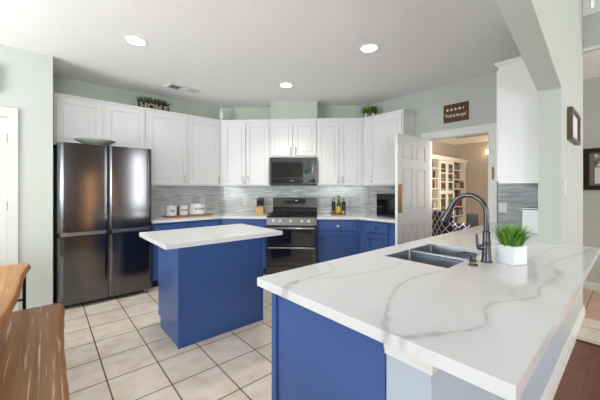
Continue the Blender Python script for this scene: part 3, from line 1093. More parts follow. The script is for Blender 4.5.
for k in range(5):
    x0 = bx0 + 0.04 + k * 0.645
    d = panel_door(-x0 - 0.62, -x0, 0.13, 0.85, -by1)
    bmesh.ops.rotate(d, cent=(0, 0, 0), matrix=Matrix.Rotation(PI, 3, 'Z'), verts=d.verts)
    link('door', d, 'cab_blue', t)

# --- island
t = thing('kitchen_island', 'blue kitchen island base in the middle of the tiled floor', 'island', (0, 0, 0))
ix0, ix1, iy0, iy1 = 0.835, 1.665, 2.515, 3.09
b = nb()
prism(b, [(iy0, 0), (iy1 - 0.07, 0), (iy1 - 0.07, 0.1), (iy1, 0.1), (iy1, BZ1 + 0.001), (iy0, BZ1 + 0.001)], ix0, ix1, 'x')
link('body', b, 'cab_blue', t, False)
b = nb(); box(b, ix0 + 0.012, ix1, iy0 - 0.012, iy0, 0, BZ1, 0.002); box(b, ix0 + 0.012, ix1, iy0 - 0.018, iy0 - 0.012, 0, 0.022, 0.003)
link('back_panel', b, 'cab_blue', t)
b = nb()
box(b, ix0 - 0.008, ix0 + 0.012, iy0 - 0.020, iy0, 0, BZ1, 0.003)
link('corner_trim', b, 'cab_blue', t)
b = nb(); box(b, ix1 - 0.012, ix1 + 0.008, iy0 - 0.020, iy0, 0, BZ1, 0.003)
link('corner_trim', b, 'cab_blue', t)
for k in range(2):
    x0 = ix0 + 0.02 + k * 0.405
    d = panel_door(-x0 - 0.385, -x0, 0.13, 0.85, -iy1)
    bmesh.ops.rotate(d, cent=(0, 0, 0), matrix=Matrix.Rotation(PI, 3, 'Z'), verts=d.verts)
    link('door', d, 'cab_blue', t)

# ------------------------------------------------------------------ refrigerator
t = thing('refrigerator', 'black stainless four-door refrigerator in the alcove', 'refrigerator', (0.088, 4.10, 0))
FW = 0.945
b = nb(); box(b, 0.012, FW - 0.012, 0.0745, 0.715, 0.03, 1.848, 0.004)
link('body', b, 'black', t)
def fridge_door(x0, x1, z0, z1, outer):
    """outer = side with the wide rounded edge"""
    n = 10
    pts = [(x0, 0.07), (x1, 0.07)]
    fr = []
    w = x1 - x0
    for k in range(25):
        u = k / 24
        x = x0 + w * u
        dl, dr = (x - x0), (x1 - x)
        y = 0.0
        for dd, rad in ((dl, 0.045 if outer == 'l' else 0.014), (dr, 0.045 if outer == 'r' else 0.014)):
            if dd < rad:
                q = rad - dd
                y += 0.6 * (rad - math.sqrt(max(0, rad * rad - q * q)))
        y += 0.0025 * (2 * u - 1) ** 2
        fr.append((x, y))
    pts += fr[::-1]
    b = nb()
    prism(b, pts, z0, z1, 'z')
    return b
ZS0, ZS1 = 0.80, 0.855
for x0, x1, o in ((0.0, FW / 2 - 0.002, 'l'), (FW / 2 + 0.002, FW, 'r')):
    u = link('upper_door', fridge_door(x0, x1, ZS1, 1.848, o), 'fridge', t)
    b = nb(); box(b, x0 + 0.03, x1 - 0.03, 0.03, 0.07, ZS0 + 0.004, ZS1 - 0.002); box(b, x0 + 0.09, x1 - 0.02, 0.016, 0.03, ZS0 + 0.008, ZS1 - 0.004, 0.004)
    link('handle', b, 'steel_mid', u)
    link('lower_door', fridge_door(x0, x1, 0.055, ZS0, o), 'fridge', t)
for x in (0.06, FW - 0.06):
    for y in (0.10, 0.62):
        b = nb(); lathe(b, [(0.02, 0), (0.022, 0.01), (0.016, 0.035)], (x, y, 0), 14)
        link('foot', b, 'steel_mid', t)
b = nb(); box(b, 0.02, FW - 0.02, 0.085, 0.11, 0.025, 0.055)
link('kick_grille', b, 'black', t)
for x in (0.03, FW - 0.13):
    b = nb(); box(b, x, x + 0.10, 0.073, 0.16, 1.8485, 1.856, 0.002)
    link('hinge_cover', b, 'black', t)

# platter on top of the fridge
b = nb()
lathe(b, [(0.0, 0.010), (0.07, 0.010), (0.075, 0.0), (0.085, 0.0), (0.085, 0.018), (0.14, 0.038), (0.205, 0.066), (0.208, 0.072), (0.200, 0.072), (0.13, 0.050), (0.06, 0.030), (0.0, 0.026)], (0, 0, 0), 40)
o = link('platter', b, 'pewter')
o.location = (0.452, 4.288, 1.8485)
tag(o, 'shallow pewter footed platter on top of the refrigerator', 'platter')

# ------------------------------------------------------------------ range (local x along wall, front at -y)
RD = 0.665
t = thing('range', 'black stainless double-oven gas range below the microwave', 'stove', tuple(dg(RS0, 0.012)), R(-45))
RW = 0.762
b = nb(); box(b, 0, RW, -RD + 0.045, 0, 0.05, 0.905)
link('body', b, 'black', t, False)
b = nb(); box(b, 0.03, RW - 0.03, -RD + 0.10, -0.02, 0, 0.05)
link('plinth', b, 'black', t, False)
b = nb(); box(b, 0, RW, -RD + 0.02, -0.06, 0.905, 0.925, 0.004)
link('cooktop', b, 'black_glass', t)
b = nb(); prism(b, [(-RD + 0.045, 0.775), (-RD - 0.005, 0.785), (-RD + 0.035, 0.912), (-RD + 0.045, 0.912)], 0.0, RW, 'x', 0.003)
cp = link('control_panel', b, 'steel_mid', t)
for fx in (0.138, 0.273, 0.485, 0.708, 0.843):
    b = nb()
    lathe(b, [(0.026, 0), (0.026, 0.006), (0.021, 0.010), (0.019, 0.034), (0.016, 0.037), (0, 0.037)], (fx * RW, -RD + 0.012, 0.848), 18, Matrix.Rotation(R(90 - 17), 4, 'X'))
    link('knob', b, 'knob_bright', cp)
for gx0 in (0.015, 0.265, 0.515):
    b = nb()
    x0, x1, y0, y1, z = gx0, gx0 + 0.232, -RD + 0.06, -0.10, 0.952
    for y in (y0, (y0 + y1) / 2, y1):
        box(b, x0, x1, y - 0.007, y + 0.007, z - 0.014, z, 0.003)
    for x in (x0, (x0 + x1) / 2, x1):
        box(b, x - 0.007, x + 0.007, y0, y1, z - 0.014, z, 0.003)
    for x in (x0, x1):
        for y in (y0, y1):
            box(b, x - 0.008, x + 0.008, y - 0.008, y + 0.008, 0.925, z, 0.002)
    link('grate', b, 'iron', t)
for bxx, byy in ((0.13, -RD + 0.19), (0.13, -0.24), (0.38, -0.35), (0.63, -RD + 0.19), (0.63, -0.24)):
    b = nb(); lathe(b, [(0.05, 0.925), (0.05, 0.932), (0.036, 0.934), (0.036, 0.942), (0.0, 0.944)], (bxx, byy, 0), 20)
    link('burner', b, 'iron', t)
b = nb(); box(b, 0.0, RW, -0.055, 0, 0.905, 1.005, 0.003)
link('vent_rail', b, 'black', t)
b = nb(); prism(b, [(-0.06, 1.005), (-0.078, 1.02), (-0.062, 1.185), (-0.05, 1.19), (0, 1.19), (0, 1.005)], 0.0, RW, 'x', 0.003)
bgd = link('backguard', b, 'steel_dark', t)
b = nb(); prism(b, [(-0.0745, 1.085), (-0.0625, 1.165), (-0.058, 1.165), (-0.068, 1.085)], 0.19, 0.56, 'x')
for v in b.verts:
    v.co.y -= 0.0035
disp = link('display', b, 'black_glass', bgd, False)
b = text_bm('12:00', 0.022, 0.0004)
bmesh.ops.transform(b, matrix=Matrix.Translation((0.405, -0.0745, 1.138)) @ Matrix.Rotation(R(84), 4, 'X'), verts=b.verts)
link('clock_digits', b, 'digits', disp, False)
def oven_door(z0, z1, wz0, wz1, hz):
    b = nb(); box(b, 0.004, RW - 0.004, -RD, -RD + 0.044, z0, z1, 0.004)
    d = link('oven_door', b, 'steel_dark', t)
    b = nb(); box(b, 0.075, RW - 0.075, -RD - 0.003, -RD, wz0, wz1, 0.002)
    link('oven_window', b, 'black_glass', d)
    b = nb()
    tube(b, [(0.03, -RD - 0.045, hz), (RW - 0.03, -RD - 0.045, hz)], 0.013, 12)
    for x in (0.055, RW - 0.055):
        tube(b, [(x, -RD + 0.001, hz), (x, -RD - 0.045, hz)], 0.011, 10)
    link('handle', b, 'steel_mid', d)
oven_door(0.475, 0.772, 0.515, 0.715, 0.745)
oven_door(0.165, 0.47, 0.235, 0.43, 0.45)
b = nb(); box(b, 0.004, RW - 0.004, -RD + 0.004, -RD + 0.044, 0.055, 0.16, 0.004)
link('kick_drawer', b, 'steel_dark', t)

# ------------------------------------------------------------------ microwave
t = thing('microwave', 'stainless over-the-range microwave hung below the short white cabinet', 'microwave', tuple(dg(RS0 + 0.002, 0.012)), R(-45))
MW, MD = 0.758, 0.40
b = nb(); box(b, 0, MW, -MD + 0.04, 0, 1.402, 1.842)
link('body', b, 'black', t, False)
b = nb(); box(b, 0, MW, -MD, -MD + 0.039, 1.415, 1.842, 0.006)
d = link('door', b, 'steel_dark', t)
b = nb(); box(b, 0.035, 0.665, -MD - 0.003, -MD, 1.515, 1.765, 0.003)
link('door_window', b, 'black_glass', d)
b = nb(); box(b, 0.035, 0.735, -MD - 0.003, -MD, 1.43, 1.505, 0.003)
cpm = link('control_strip', b, 'black_glass', t)
b = nb(); box(b, 0.33, 0.39, -MD - 0.0036, -MD - 0.003, 1.46, 1.475)
link('status_display', b, 'steel_mid', cpm, False)
b = nb()
tube(b, [(0.70, -MD - 0.002, 1.80), (0.70, -MD - 0.035, 1.775), (0.70, -MD - 0.045, 1.66), (0.70, -MD - 0.035, 1.545), (0.70, -MD - 0.002, 1.52)], 0.011, 12)
link('handle', b, 'steel_mid', d)
b = nb(); box(b, 0.02, MW - 0.02, -MD + 0.005, -MD + 0.038, 1.402, 1.414)
link('vent_lip', b, 'black', t)

# ------------------------------------------------------------------ open white panel door in the doorway
HX, HY = 4.125, 1.945
ang = math.atan2(1.99 - HY, 3.345 - HX)
d2 = struct_root('door_2', (HX, HY, 0), ang)
DWID = math.hypot(3.345 - HX, 1.99 - HY)
# local x from hinge to free edge; the face seen from the camera is local +y
b = nb()
T0, T1 = -0.018, 0.018
zr = [(0.012, 0.20), (0.86, 1.06), (1.60, 1.715), (1.915, 2.04)]   # rails
st_ = 0.115
cm = 0.10
mid = DWID / 2
for x0, x1 in ((0, st_), (DWID - st_, DWID), (mid - cm / 2, mid + cm / 2)):
    box(b, x0, x1, T0, T1, 0.012, 2.04, 0.002)
for z0, z1 in zr:
    box(b, st_ - 0.001, DWID - st_ + 0.001, T0 + 0.0002, T1 - 0.0002, z0, z1)
for (z0, z1) in ((0.20, 0.86), (1.06, 1.60), (1.715, 1.915)):
    for x0, x1 in ((st_, mid - cm / 2), (mid + cm / 2, DWID - st_)):
        box(b, x0 - 0.001, x1 + 0.001, -0.006, 0.006, z0 - 0.001, z1 + 0.001)
        box(b, x0 + 0.022, x1 - 0.022, -0.014, 0.014, z0 + 0.022, z1 - 0.022, 0.007)
link('leaf', b, 'door_white', d2)
b = nb(); box(b, DWID - 0.095, DWID - 0.012, T1, T1 + 0.003, 1.03, 1.40, 0.001)
link('push_plate', b, 'brass', d2)
b = nb()
for z in (0.2, 1.0, 1.8):
    tube(b, [(-0.008, 0.0, z), (-0.008, 0.0, z + 0.09)], 0.007)
link('hinge', b, 'brass', d2)

# ------------------------------------------------------------------ sink, faucet, soap dispenser, plant pot
t = thing('sink', 'dark steel double-bowl undermount sink in the peninsula counter', 'sink', (0, 0, 0))
def bowl(x0, x1, y0, y1, zt, depth):
    b = nb()
    th = 0.003
    zb = zt - depth
    r = 0.035
    def ring(g, z, rr):
        out = []
        for cx, cy, a0 in ((x1 - g - rr, y1 - g - rr, 0), (x0 + g + rr, y1 - g - rr, 90), (x0 + g + rr, y0 + g + rr, 180), (x1 - g - rr, y0 + g + rr, 270)):
            for k in range(6):
                a = R(a0 + 18 * k)
                out.append(b.verts.new((cx + rr * math.cos(a), cy + rr * math.sin(a), z)))
        return out
    rs = [ring(0.0, zt, 0.010), ring(0.004, zb + 0.04, r), ring(0.012, zb + 0.012, r), ring(0.04, zb, r), ring(0.12, zb - 0.004, 0.02)]
    for p, q in zip(rs, rs[1:]):
        n = len(p)
        for k in range(n):
            b.faces.new((p[k], p[(k + 1) % n], q[(k + 1) % n], q[k]))
    b.faces.new(rs[-1])
    bmesh.ops.recalc_face_normals(b, faces=b.faces)
    return b
sm = 1.93
b1 = link('basin', bowl(SK[0] + 0.0008, sm - 0.008, SK[2] + 0.0008, SK[3] - 0.0008, CT1 - 0.004, 0.235), 'sink', t)
b2 = link('basin', bowl(sm + 0.008, SK[1] - 0.0008, SK[2] + 0.0008, SK[3] - 0.0008, CT1 - 0.004, 0.235), 'sink', t)
for bb, cx in ((b1, (SK[0] + sm) / 2), (b2, (sm + SK[1]) / 2)):
    b = nb(); lathe(b, [(0.0, 0.0), (0.02, 0.0), (0.03, 0.004), (0.042, 0.004), (0.044, 0.0)], (cx, 0.845, CT0 - 0.203), 20)
    link('drain', b, 'chrome', bb)
b = nb(); box(b, sm - 0.010, sm + 0.010, SK[2] + 0.001, SK[3] - 0.001, CT1 - 0.022, CT1 - 0.010, 0.003)
link('divider', b, 'steel_mid', t)

FBX, FBY = 1.915, 0.565
t = thing('faucet', 'gunmetal gooseneck pull-down kitchen faucet behind the sink', 'faucet', (FBX, FBY, CT1))
b = nb()
lathe(b, [(0.031, 0), (0.031, 0.006), (0.025, 0.014), (0.021, 0.10), (0.023, 0.105), (0.023, 0.115), (0.020, 0.118), (0.018, 0.165), (0.021, 0.168), (0.021, 0.176), (0.015, 0.18), (0, 0.18)], (0, 0, 0), 28)
body = link('body', b, 'gun', t)
b = nb()
pts = [(0, 0, 0.175), (0, 0, 0.27)]
rad = 0.098
for k in range(0, 21):
    a = R(180 - 9 * k * 0.86)
    pts.append((0, rad + rad * math.cos(a), 0.275 + 1.12 * rad * math.sin(a)))
dx = Vector(pts[-1]) - Vector(pts[-2])
dx.normalize()
pe = Vector(pts[-1])
link_pts = pts + [tuple(pe + dx * 0.02)]
tube(b, link_pts, 0.0142, 16)
link('spout', b, 'gun', t)
b = nb()
h0 = pe + dx * 0.02
hp = [h0 + dx * d for d in (0, 0.008, 0.016, 0.065, 0.092, 0.097)]
tube(b, [tuple(q) for q in hp], [0.0165, 0.019, 0.018, 0.025, 0.029, 0.026], 18)
link('spray_head', b, 'gun', t)
b = nb()
# lever on the kitchen-left side of the body
hd = Vector((-0.62, 0.78, 0)).normalized()
tube(b, [(0, 0, 0.085), tuple(hd * 0.045 + Vector((0, 0, 0.085)))], 0.017, 14)
tube(b, [tuple(hd * 0.040 + Vector((0, 0, 0.085))), tuple(hd * 0.047 + Vector((0, 0, 0.095))), tuple(hd * 0.052 + Vector((0, 0, 0.16)))], [0.011, 0.009, 0.006], 12)
link('lever_handle', b, 'gun', body)

t = thing('soap_dispenser', 'gunmetal soap dispenser pump standing in front of the faucet', 'soap dispenser', (1.775, 0.588, CT1))
b = nb()
lathe(b, [(0.024, 0), (0.024, 0.006), (0.015, 0.010), (0.014, 0.020), (0.020, 0.022), (0.020, 0.030), (0.013, 0.033), (0.013, 0.050), (0.018, 0.053), (0.018, 0.062), (0.010, 0.068), (0, 0.069)], (0, 0, 0), 22)
link('body', b, 'gun', t)
b = nb(); tube(b, [(0, 0, 0.058), (-0.018, 0.035, 0.064), (-0.036, 0.072, 0.058), (-0.038, 0.076, 0.050)], [0.010, 0.009, 0.007, 0.006], 12)
link('nozzle', b, 'gun', t)

PZ = 0.104
t = thing('potted_grass', 'bushy green grass plant in a square white pot beside the faucet', 'plant', (1.992, 0.465, CT1), R(-21))
ps = 0.052
b = nb()
prof = [(ps - 0.006, 0), (ps, 0.004), (ps, PZ), (ps - 0.008, PZ), (ps - 0.008, PZ - 0.02)]
rings = [[b.verts.new((sx * s, sy * s, z)) for sx, sy in ((-1, -1), (1, -1), (1, 1), (-1, 1))] for s, z in prof]
b.faces.new(rings[0][::-1])
for p, q in zip(rings, rings[1:]):
    for k in range(4):
        b.faces.new((p[k], p[(k + 1) % 4], q[(k + 1) % 4], q[k]))
pot = link('pot', b, 'pot', t, False)
b = nb(); box(b, -ps + 0.008, ps - 0.008, -ps + 0.008, ps - 0.008, PZ - 0.03, PZ - 0.014)
link('soil', b, 'soil', t, False)

def blades(n, base_r, z0, hmin, hmax, lean, w, seed, seg=5, shape='round', droop=0.6, sx=1.0, sy=1.0):
    rnd = random.Random(seed)
    b = nb()
    for i in range(n):
        a = rnd.uniform(0, 2 * PI)
        r = base_r * math.sqrt(rnd.random())
        bx, by = r * math.cos(a) * sx, r * math.sin(a) * sy
        da = a + rnd.uniform(-0.9, 0.9)
        h = rnd.uniform(hmin, hmax)
        ln = lean * rnd.uniform(0.15, 1.0) * (0.35 + 0.65 * r / base_r)
        wv = w * rnd.uniform(0.7, 1.2)
        px, py = -math.sin(da), math.cos(da)
        prev = None
        for k in range(seg + 1):
            u = k / seg
            out = ln * u ** 1.7
            z = z0 + h * (u - droop * 0.35 * (ln / lean) * u ** 2.5)
            ww = wv * (1 - u ** 1.6) * 0.5 + 0.0002
            cx, cy = bx + out * math.cos(da), by + out * math.sin(da)
            v0 = b.verts.new((cx - px * ww, cy - py * ww, z))
            v1 = b.verts.new((cx + px * ww, cy + py * ww, z + ww * 0.3))
            if prev:
                b.faces.new((prev[0], prev[1], v1, v0))
            prev = (v0, v1)
    return b
def clear_of_faucet(b):
    loc = Matrix.Rotation(R(21), 3, 'Z') @ Vector((FBX - 1.992, FBY - 0.465, 0))
    bad = [f for f in b.faces if any((v.co.xy - loc.xy).length < 0.05 for v in f.verts)]
    bmesh.ops.delete(b, geom=bad, context='FACES')
    return b
link('foliage', clear_of_faucet(blades(520, 0.050, PZ - 0.016, 0.06, 0.150, 0.100, 0.0062, 5, 6)), 'grass', t, False)
link('lit_blades', clear_of_faucet(blades(240, 0.050, PZ - 0.016, 0.08, 0.160, 0.120, 0.0055, 8, 6)), 'grass_lit', t, False)

# white bin at the far end of the peninsula counter
t = thing('bread_bin', 'white box-shaped bin with grey lid on the counter beyond the plant', 'bin', (3.62, 0.635, CT1))
b = nb(); box(b, -0.16, 0.16, -0.085, 0.085, 0, 0.225, 0.008)
link('body', b, 'enamel', t)
b = nb(); box(b, -0.165, 0.165, -0.09, 0.09, 0.226, 0.243, 0.006)
link('lid', b, 'steel_mid', t)

# ------------------------------------------------------------------ small things on the back counters
t = thing('serving_board', 'long wooden board under the white canisters', 'tray', (1.68, 4.60, CT1), R(-2))
b = nb()
prism(b, [(-0.35, -0.12), (-0.33, -0.135), (0.33, -0.135), (0.35, -0.12), (0.35, 0.12), (0.33, 0.135), (-0.33, 0.135), (-0.35, 0.12)], 0, 0.022, 'z', 0.004)
link('board', b, 'tray_wood', t)

def canister(label, loc, r, h, word, lid, size):
    t = thing('canister', label, 'canister', loc, R(-12), 'canisters on the board')
    b = nb()
    lathe(b, [(r * 0.95, 0), (r, 0.006), (r, h - 0.006), (r * 1.02, h), (r * 0.96, h), (r * 0.95, h - 0.01), (0, h - 0.01)], (0, 0, 0), 32)
    bd = link('body', b, 'enamel', t)
    if lid:
        b = nb(); lathe(b, [(r * 1.03, h + 0.0005), (r * 1.05, h + 0.008), (r * 0.85, h + 0.022), (0.02, h + 0.027), (0.010, h + 0.034), (0.017, h + 0.044), (0.012, h + 0.052), (0, h + 0.053)], (0, 0, 0), 32)
        link('lid', b, 'enamel', t)
    else:
        b = nb(); lathe(b, [(r * 1.03, h + 0.0005), (r * 1.05, h + 0.006), (r * 1.03, h + 0.014), (0, h + 0.016)], (0, 0, 0), 32)
        link('lid', b, 'enamel', t)
    b = text_bm(word, size, 0.0006, 1.0, 0.0012)
    bmesh.ops.transform(b, matrix=UP, verts=b.verts)
    for v in b.verts:                      # wrap the word round the body
        a = v.co.x / r - PI / 2 + 0.22
        rr = r + 0.0008 - (v.co.y if abs(v.co.y) < 0.01 else 0)
        v.co = (rr * math.cos(a), rr * math.sin(a), h * 0.56 + v.co.z)
    link('lettering', b, 'letter_dark', bd, False)
ZB = CT1 + 0.0225
canister('white lidded canister with a round knob, leftmost on the wooden board', (1.42, 4.60, ZB), 0.082, 0.125, 'TEA', True, 0.040)
canister('small plain white canister in the middle of the wooden board', (1.607, 4.595, ZB), 0.064, 0.135, 'SUGAR', False, 0.032)
canister('widest white canister at the right end of the wooden board', (1.815, 4.60, ZB), 0.126, 0.155, 'FLOUR', False, 0.048)
b = nb(); box(b, -0.03, 0.03, -0.008, 0.008, 0, 0.13, 0.005)
o = link('wooden_block', b, 'tray_wood')
o.location = (1.535, 4.67, ZB)
tag(o, 'small upright wooden block behind and between two canisters', 'block')

t = thing('knife_block', 'beech knife block holding black knives left of the range', 'knife block', tuple(dg(0.76, 0.16, CT1)), R(-45))
b = nb()
prism(b, [(-0.075, 0), (0.075, 0), (0.075, 0.17), (-0.03, 0.115), (-0.075, 0.115)], -0.068, 0.068, 'x', 0.004)
link('block', b, 'knife_wood', t)
for i, x in enumerate((-0.05, -0.025, 0.0, 0.025, 0.05)):
    for j, y in enumerate((0.045, 0.0)):
        z = 0.157 if j == 0 else 0.132
        b = nb()
        hgt = 0.115 + (0.02 if (i + j) % 2 else 0) - (0.02 if j else 0)
        box(b, x - 0.008, x + 0.008, y - 0.011, y + 0.011, z, z + hgt, 0.004)
        k = tag(link('knife', b, 'black', t), '', '')
        del k['label'], k['category']

t = thing('round_tray', 'small round wooden tray under the bottles right of the range', 'tray', tuple(dg(2.08, 0.20, CT1)), R(-45))
b = nb(); lathe(b, [(0.115, 0), (0.125, 0.006), (0.125, 0.022), (0.118, 0.022), (0.116, 0.012), (0, 0.012)], (0, 0, 0), 36)
link('tray_base', b, 'tray_wood', t)
p = dg(2.085, 0.21, CT1 + 0.0125)
t = thing('oil_bottle', 'green oil bottle with yellow label on the round tray', 'bottle', tuple(p), R(-45))
b = nb(); lathe(b, [(0.034, 0), (0.037, 0.006), (0.037, 0.135), (0.030, 0.165), (0.015, 0.195), (0.014, 0.245), (0.016, 0.25), (0.016, 0.26), (0, 0.26)], (0, 0, 0), 26)
link('glass_body', b, 'bottle_green', t)
b = nb(); lathe(b, [(0.0375, 0.02), (0.038, 0.022), (0.038, 0.12), (0.0375, 0.122)], (0, 0, 0), 26)
link('paper_label', b, 'yellow', t)
b = nb(); lathe(b, [(0.019, 0.225), (0.019, 0.295), (0.013, 0.302), (0, 0.302)], (0, 0, 0), 18)
link('cap', b, 'cap_green', t)
for s, w, lab in ((2.00, 0.20, 'left black pepper mill with steel top beside the oil bottle'), (2.165, 0.205, 'right black salt mill with steel top beside the oil bottle')):
    t = thing('spice_mill', lab, 'mill', tuple(dg(s, w, CT1 + 0.0125)), 0, 'mills on the round tray')
    b = nb(); lathe(b, [(0.030, 0), (0.031, 0.004), (0.030, 0.045), (0.027, 0.05)], (0, 0, 0), 22)
    link('base', b, 'tray_wood' if s < 2.1 else 'silver', t)
    b = nb(); lathe(b, [(0.029, 0.0505), (0.031, 0.055), (0.031, 0.185), (0.026, 0.20), (0.012, 0.205), (0, 0.205)], (0, 0, 0), 22)
    link('body', b, 'black', t)
    b = nb(); lathe(b, [(0.008, 0.2055), (0.008, 0.225), (0.018, 0.235), (0.02, 0.25), (0.012, 0.265), (0, 0.268)], (0, 0, 0), 20)
    link('knob', b, 'silver', t)

t = thing('toaster_oven', 'black toaster oven on the counter beside the open door', 'toaster oven', (XR - 0.03, 2.575, CT1), R(-90))
b = nb(); box(b, 0, 0.42, -0.385, -0.02, 0.015, 0.35, 0.012)
link('body', b, 'black', t)
b = nb(); box(b, 0.02, 0.33, -0.398, -0.385, 0.04, 0.29, 0.004)
d = link('glass_door', b, 'black_glass', t)
b = nb(); tube(b, [(0.04, -0.42, 0.275), (0.31, -0.42, 0.275)], 0.008, 10)
for x in (0.06, 0.29):
    tube(b, [(x, -0.397, 0.275), (x, -0.42, 0.275)], 0.006, 8)
link('handle', b, 'black', d)
for z in (0.09, 0.17, 0.25):
    b = nb(); lathe(b, [(0.018, 0), (0.016, 0.018), (0, 0.019)], (0.375, -0.385, z), 16, Matrix.Rotation(R(90), 4, 'X'))
    link('dial', b, 'steel_dark', t)
for x in (0.03, 0.39):
    for y in (-0.36, -0.05):
        b = nb(); lathe(b, [(0.014, 0), (0.014, 0.016)], (x, y, 0), 12)
        link('foot', b, 'black', t)

# outlets and switches
def outlet(label, loc, rz, w=0.072, h=0.115, switch=False, double=False):
    t = thing('light_switch' if switch else 'outlet', label, 'switch' if switch else 'outlet', loc, rz)
    b = nb(); box(b, -w / 2, w / 2, -0.006, 0, -h / 2, h / 2, 0.002)
    link('cover_plate', b, 'white_plastic', t)
    if switch:
        b = nb(); box(b, -0.016, 0.016, -0.010, -0.006, -0.032, 0.032, 0.002)
        link('rocker', b, 'white_plastic', t)
    else:
        for z in (-0.022, 0.022):
            b = nb(); box(b, -0.015, 0.015, -0.008, -0.006, z - 0.014, z + 0.014, 0.002)
            sck = link('socket', b, 'white_plastic', t)
            b = nb(); box(b, -0.008, -0.005, -0.0086, -0.008, z - 0.006, z + 0.006); box(b, 0.005, 0.008, -0.0086, -0.008, z - 0.006, z + 0.006)
            link('slot', b, 'slot', sck, False)
outlet('white wall outlet on the mosaic above the widest canister', (2.005, YW - 0.0105, 1.125), 0)
outlet('white wall outlet on the mosaic left of the knife block', tuple(dg(0.46, 0.0105, 1.115)), R(-45))
outlet('white wall outlet on the mosaic right of the oil bottle', tuple(dg(2.235, 0.0105, 1.115)), R(-45))
outlet('white switch plate on the mosaic behind the green plant', (XR - 0.0105, 1.055, 1.11), R(-90), 0.085, 0.115, True)
outlet('white light switch on the pier below the small framed picture', (3.07, FY0 - 0.0005, 1.352), 0, 0.075, 0.12, True)

# ------------------------------------------------------------------ on top of the wall cabinets
ZT = UZ1 + 0.031
t = thing('letter_planter', 'wooden HOME letter planter with greenery on top of the wall cabinets', 'planter', (1.185, YW - UD + 0.05, ZT), R(2))
b = nb(); box(b, -0.20, 0.20, 0.0, 0.09, 0, 0.05)
link('planter_box', b, 'soil', t, False)
for i, ch in enumerate('HOME'):
    b = text_bm(ch, 0.112, 0.008, 1.15, 0.003)
    bmesh.ops.transform(b, matrix=Matrix.Translation((-0.15 + i * 0.10, -0.01, 0.047)) @ UP, verts=b.verts)
    zmin = min(v.co.z for v in b.verts)
    for v in b.verts:
        v.co.z -= zmin
    link('letter', b, 'letter_wood', t, False)
link('foliage', blades(520, 0.20, 0.045, 0.08, 0.165, 0.06, 0.014, 9, 3, droop=0.3, sx=1.05, sy=0.22), 'leaf_dark', t, False)
for o_ in t.children:
    if o_.name.startswith('foliage'):
        o_.location.y = 0.045

b = nb()
lathe(b, [(0.046, 0), (0.05, 0.008), (0.05, 0.145), (0.044, 0.16), (0.026, 0.17), (0.026, 0.185), (0.03, 0.19), (0.03, 0.215), (0.022, 0.222), (0, 0.223)], (0, 0, 0), 26)
o = link('ceramic_bottle', b, 'cream')
o.location = (2.235, YW - UD + 0.07, ZT)
tag(o, 'cream ceramic bottle standing on the wall cabinets in the inside corner', 'bottle')

pc = Vector((XR - UD + 0.115, SW - XR - tu - 0.01, ZT))
t = thing('leafy_plant', 'leafy light green plant in two silver pots on the right wall cabinets', 'plant', tuple(pc), R(-50))
for x in (-0.055, 0.055):
    b = nb(); lathe(b, [(0.034, 0), (0.040, 0.006), (0.043, 0.075), (0.046, 0.08), (0.042, 0.082), (0.040, 0.07), (0, 0.07)], (x, 0, 0), 22)
    link('pot', b, 'silver', t)
link('foliage', blades(190, 0.085, 0.078, 0.06, 0.165, 0.12, 0.024, 21, 4, sx=1.15, sy=0.45), 'leaf_light', t, False)
link('foliage', blades(110, 0.085, 0.078, 0.05, 0.115, 0.09, 0.02, 23, 4, sx=1.1, sy=0.45), 'leaf_dark', t, False)

# ------------------------------------------------------------------ wall sign and pictures
t = thing('wall_sign', 'small wooden rating sign with stars above the doorway', 'sign', (XR - 0.001, 1.594, 2.367), R(-90))
b = nb(); box(b, -0.158, 0.158, -0.018, 0, -0.121, 0.121, 0.003)
link('board', b, mat('sign_wood', (0.105, 0.038, 0.011), 0.6, noise=0.35, nscale=14), t)
def star_bm(cx, cz, r, half=False):
    b = nb()
    pts = []
    for k in range(10):
        a = PI / 2 + k * PI / 5
        rr = r if k % 2 == 0 else r * 0.45
        pts.append((cx + rr * math.cos(a), cz + rr * math.sin(a)))
    if half:
        pts = [(x, z) for x, z in pts if x <= cx + 1e-6]
    prism(b, pts, -0.0205, -0.018, 'y')
    return b
for k in range(5):
    link('star', star_bm(-0.105 + k * 0.0525, 0.045, 0.023, k == 4), 'letter_white', t, False)
b = text_bm('"Would eat here again"', 0.046, 0.001, 0.60)
bmesh.ops.transform(b, matrix=Matrix.Translation((0, -0.0195, -0.035)) @ UP, verts=b.verts)
bmesh.ops.scale(b, vec=(1.08, 1, 1.45), space=Matrix.Translation((0, 0, 0.035)), verts=b.verts)
link('lettering', b, 'letter_white', t, False)

t = thing('picture_frame', 'small deep bronze frame with white print on the pier', 'picture', (3.474, FY0 - 0.0005, 1.872), 0)
W2, H2, TH = 0.257, 0.133, 0.034
b = nb(); frame(b, -W2, W2, -H2, H2, 0.026, -TH, 0)
link('frame', b, 'frame_olive', t, False)
b = nb(); box(b, -W2 + 0.02, W2 - 0.02, -0.015, -0.003, -H2 + 0.02, H2 - 0.02)
link('print', b, 'paper', t, False)

t = thing('picture_frame', 'large dark framed photo collage on the far hall wall', 'picture', (5.469, 0.115, 1.597), R(-90))
W2, H2, TH = 0.35, 0.275, 0.03
b = nb(); frame(b, -W2, W2, -H2, H2, 0.06, -TH, 0)
link('frame', b, 'frame_dark', t, False)
b = nb(); box(b, -W2 + 0.055, W2 - 0.055, -0.012, -0.002, -H2 + 0.055, H2 - 0.055)
link('mat_board', b, 'mat_grey', t, False)
for (x0, x1, z0, z1, mm) in ((-0.24, -0.03, 0.035, 0.195, 'collage'), (0.0, 0.24, 0.035, 0.195, 'collage'), (-0.24, 0.24, -0.19, 0.02, 'paper')):
    b = nb(); box(b, x0, x1, -0.014, -0.012, z0, z1)
    link('photo', b, mm, t, False)

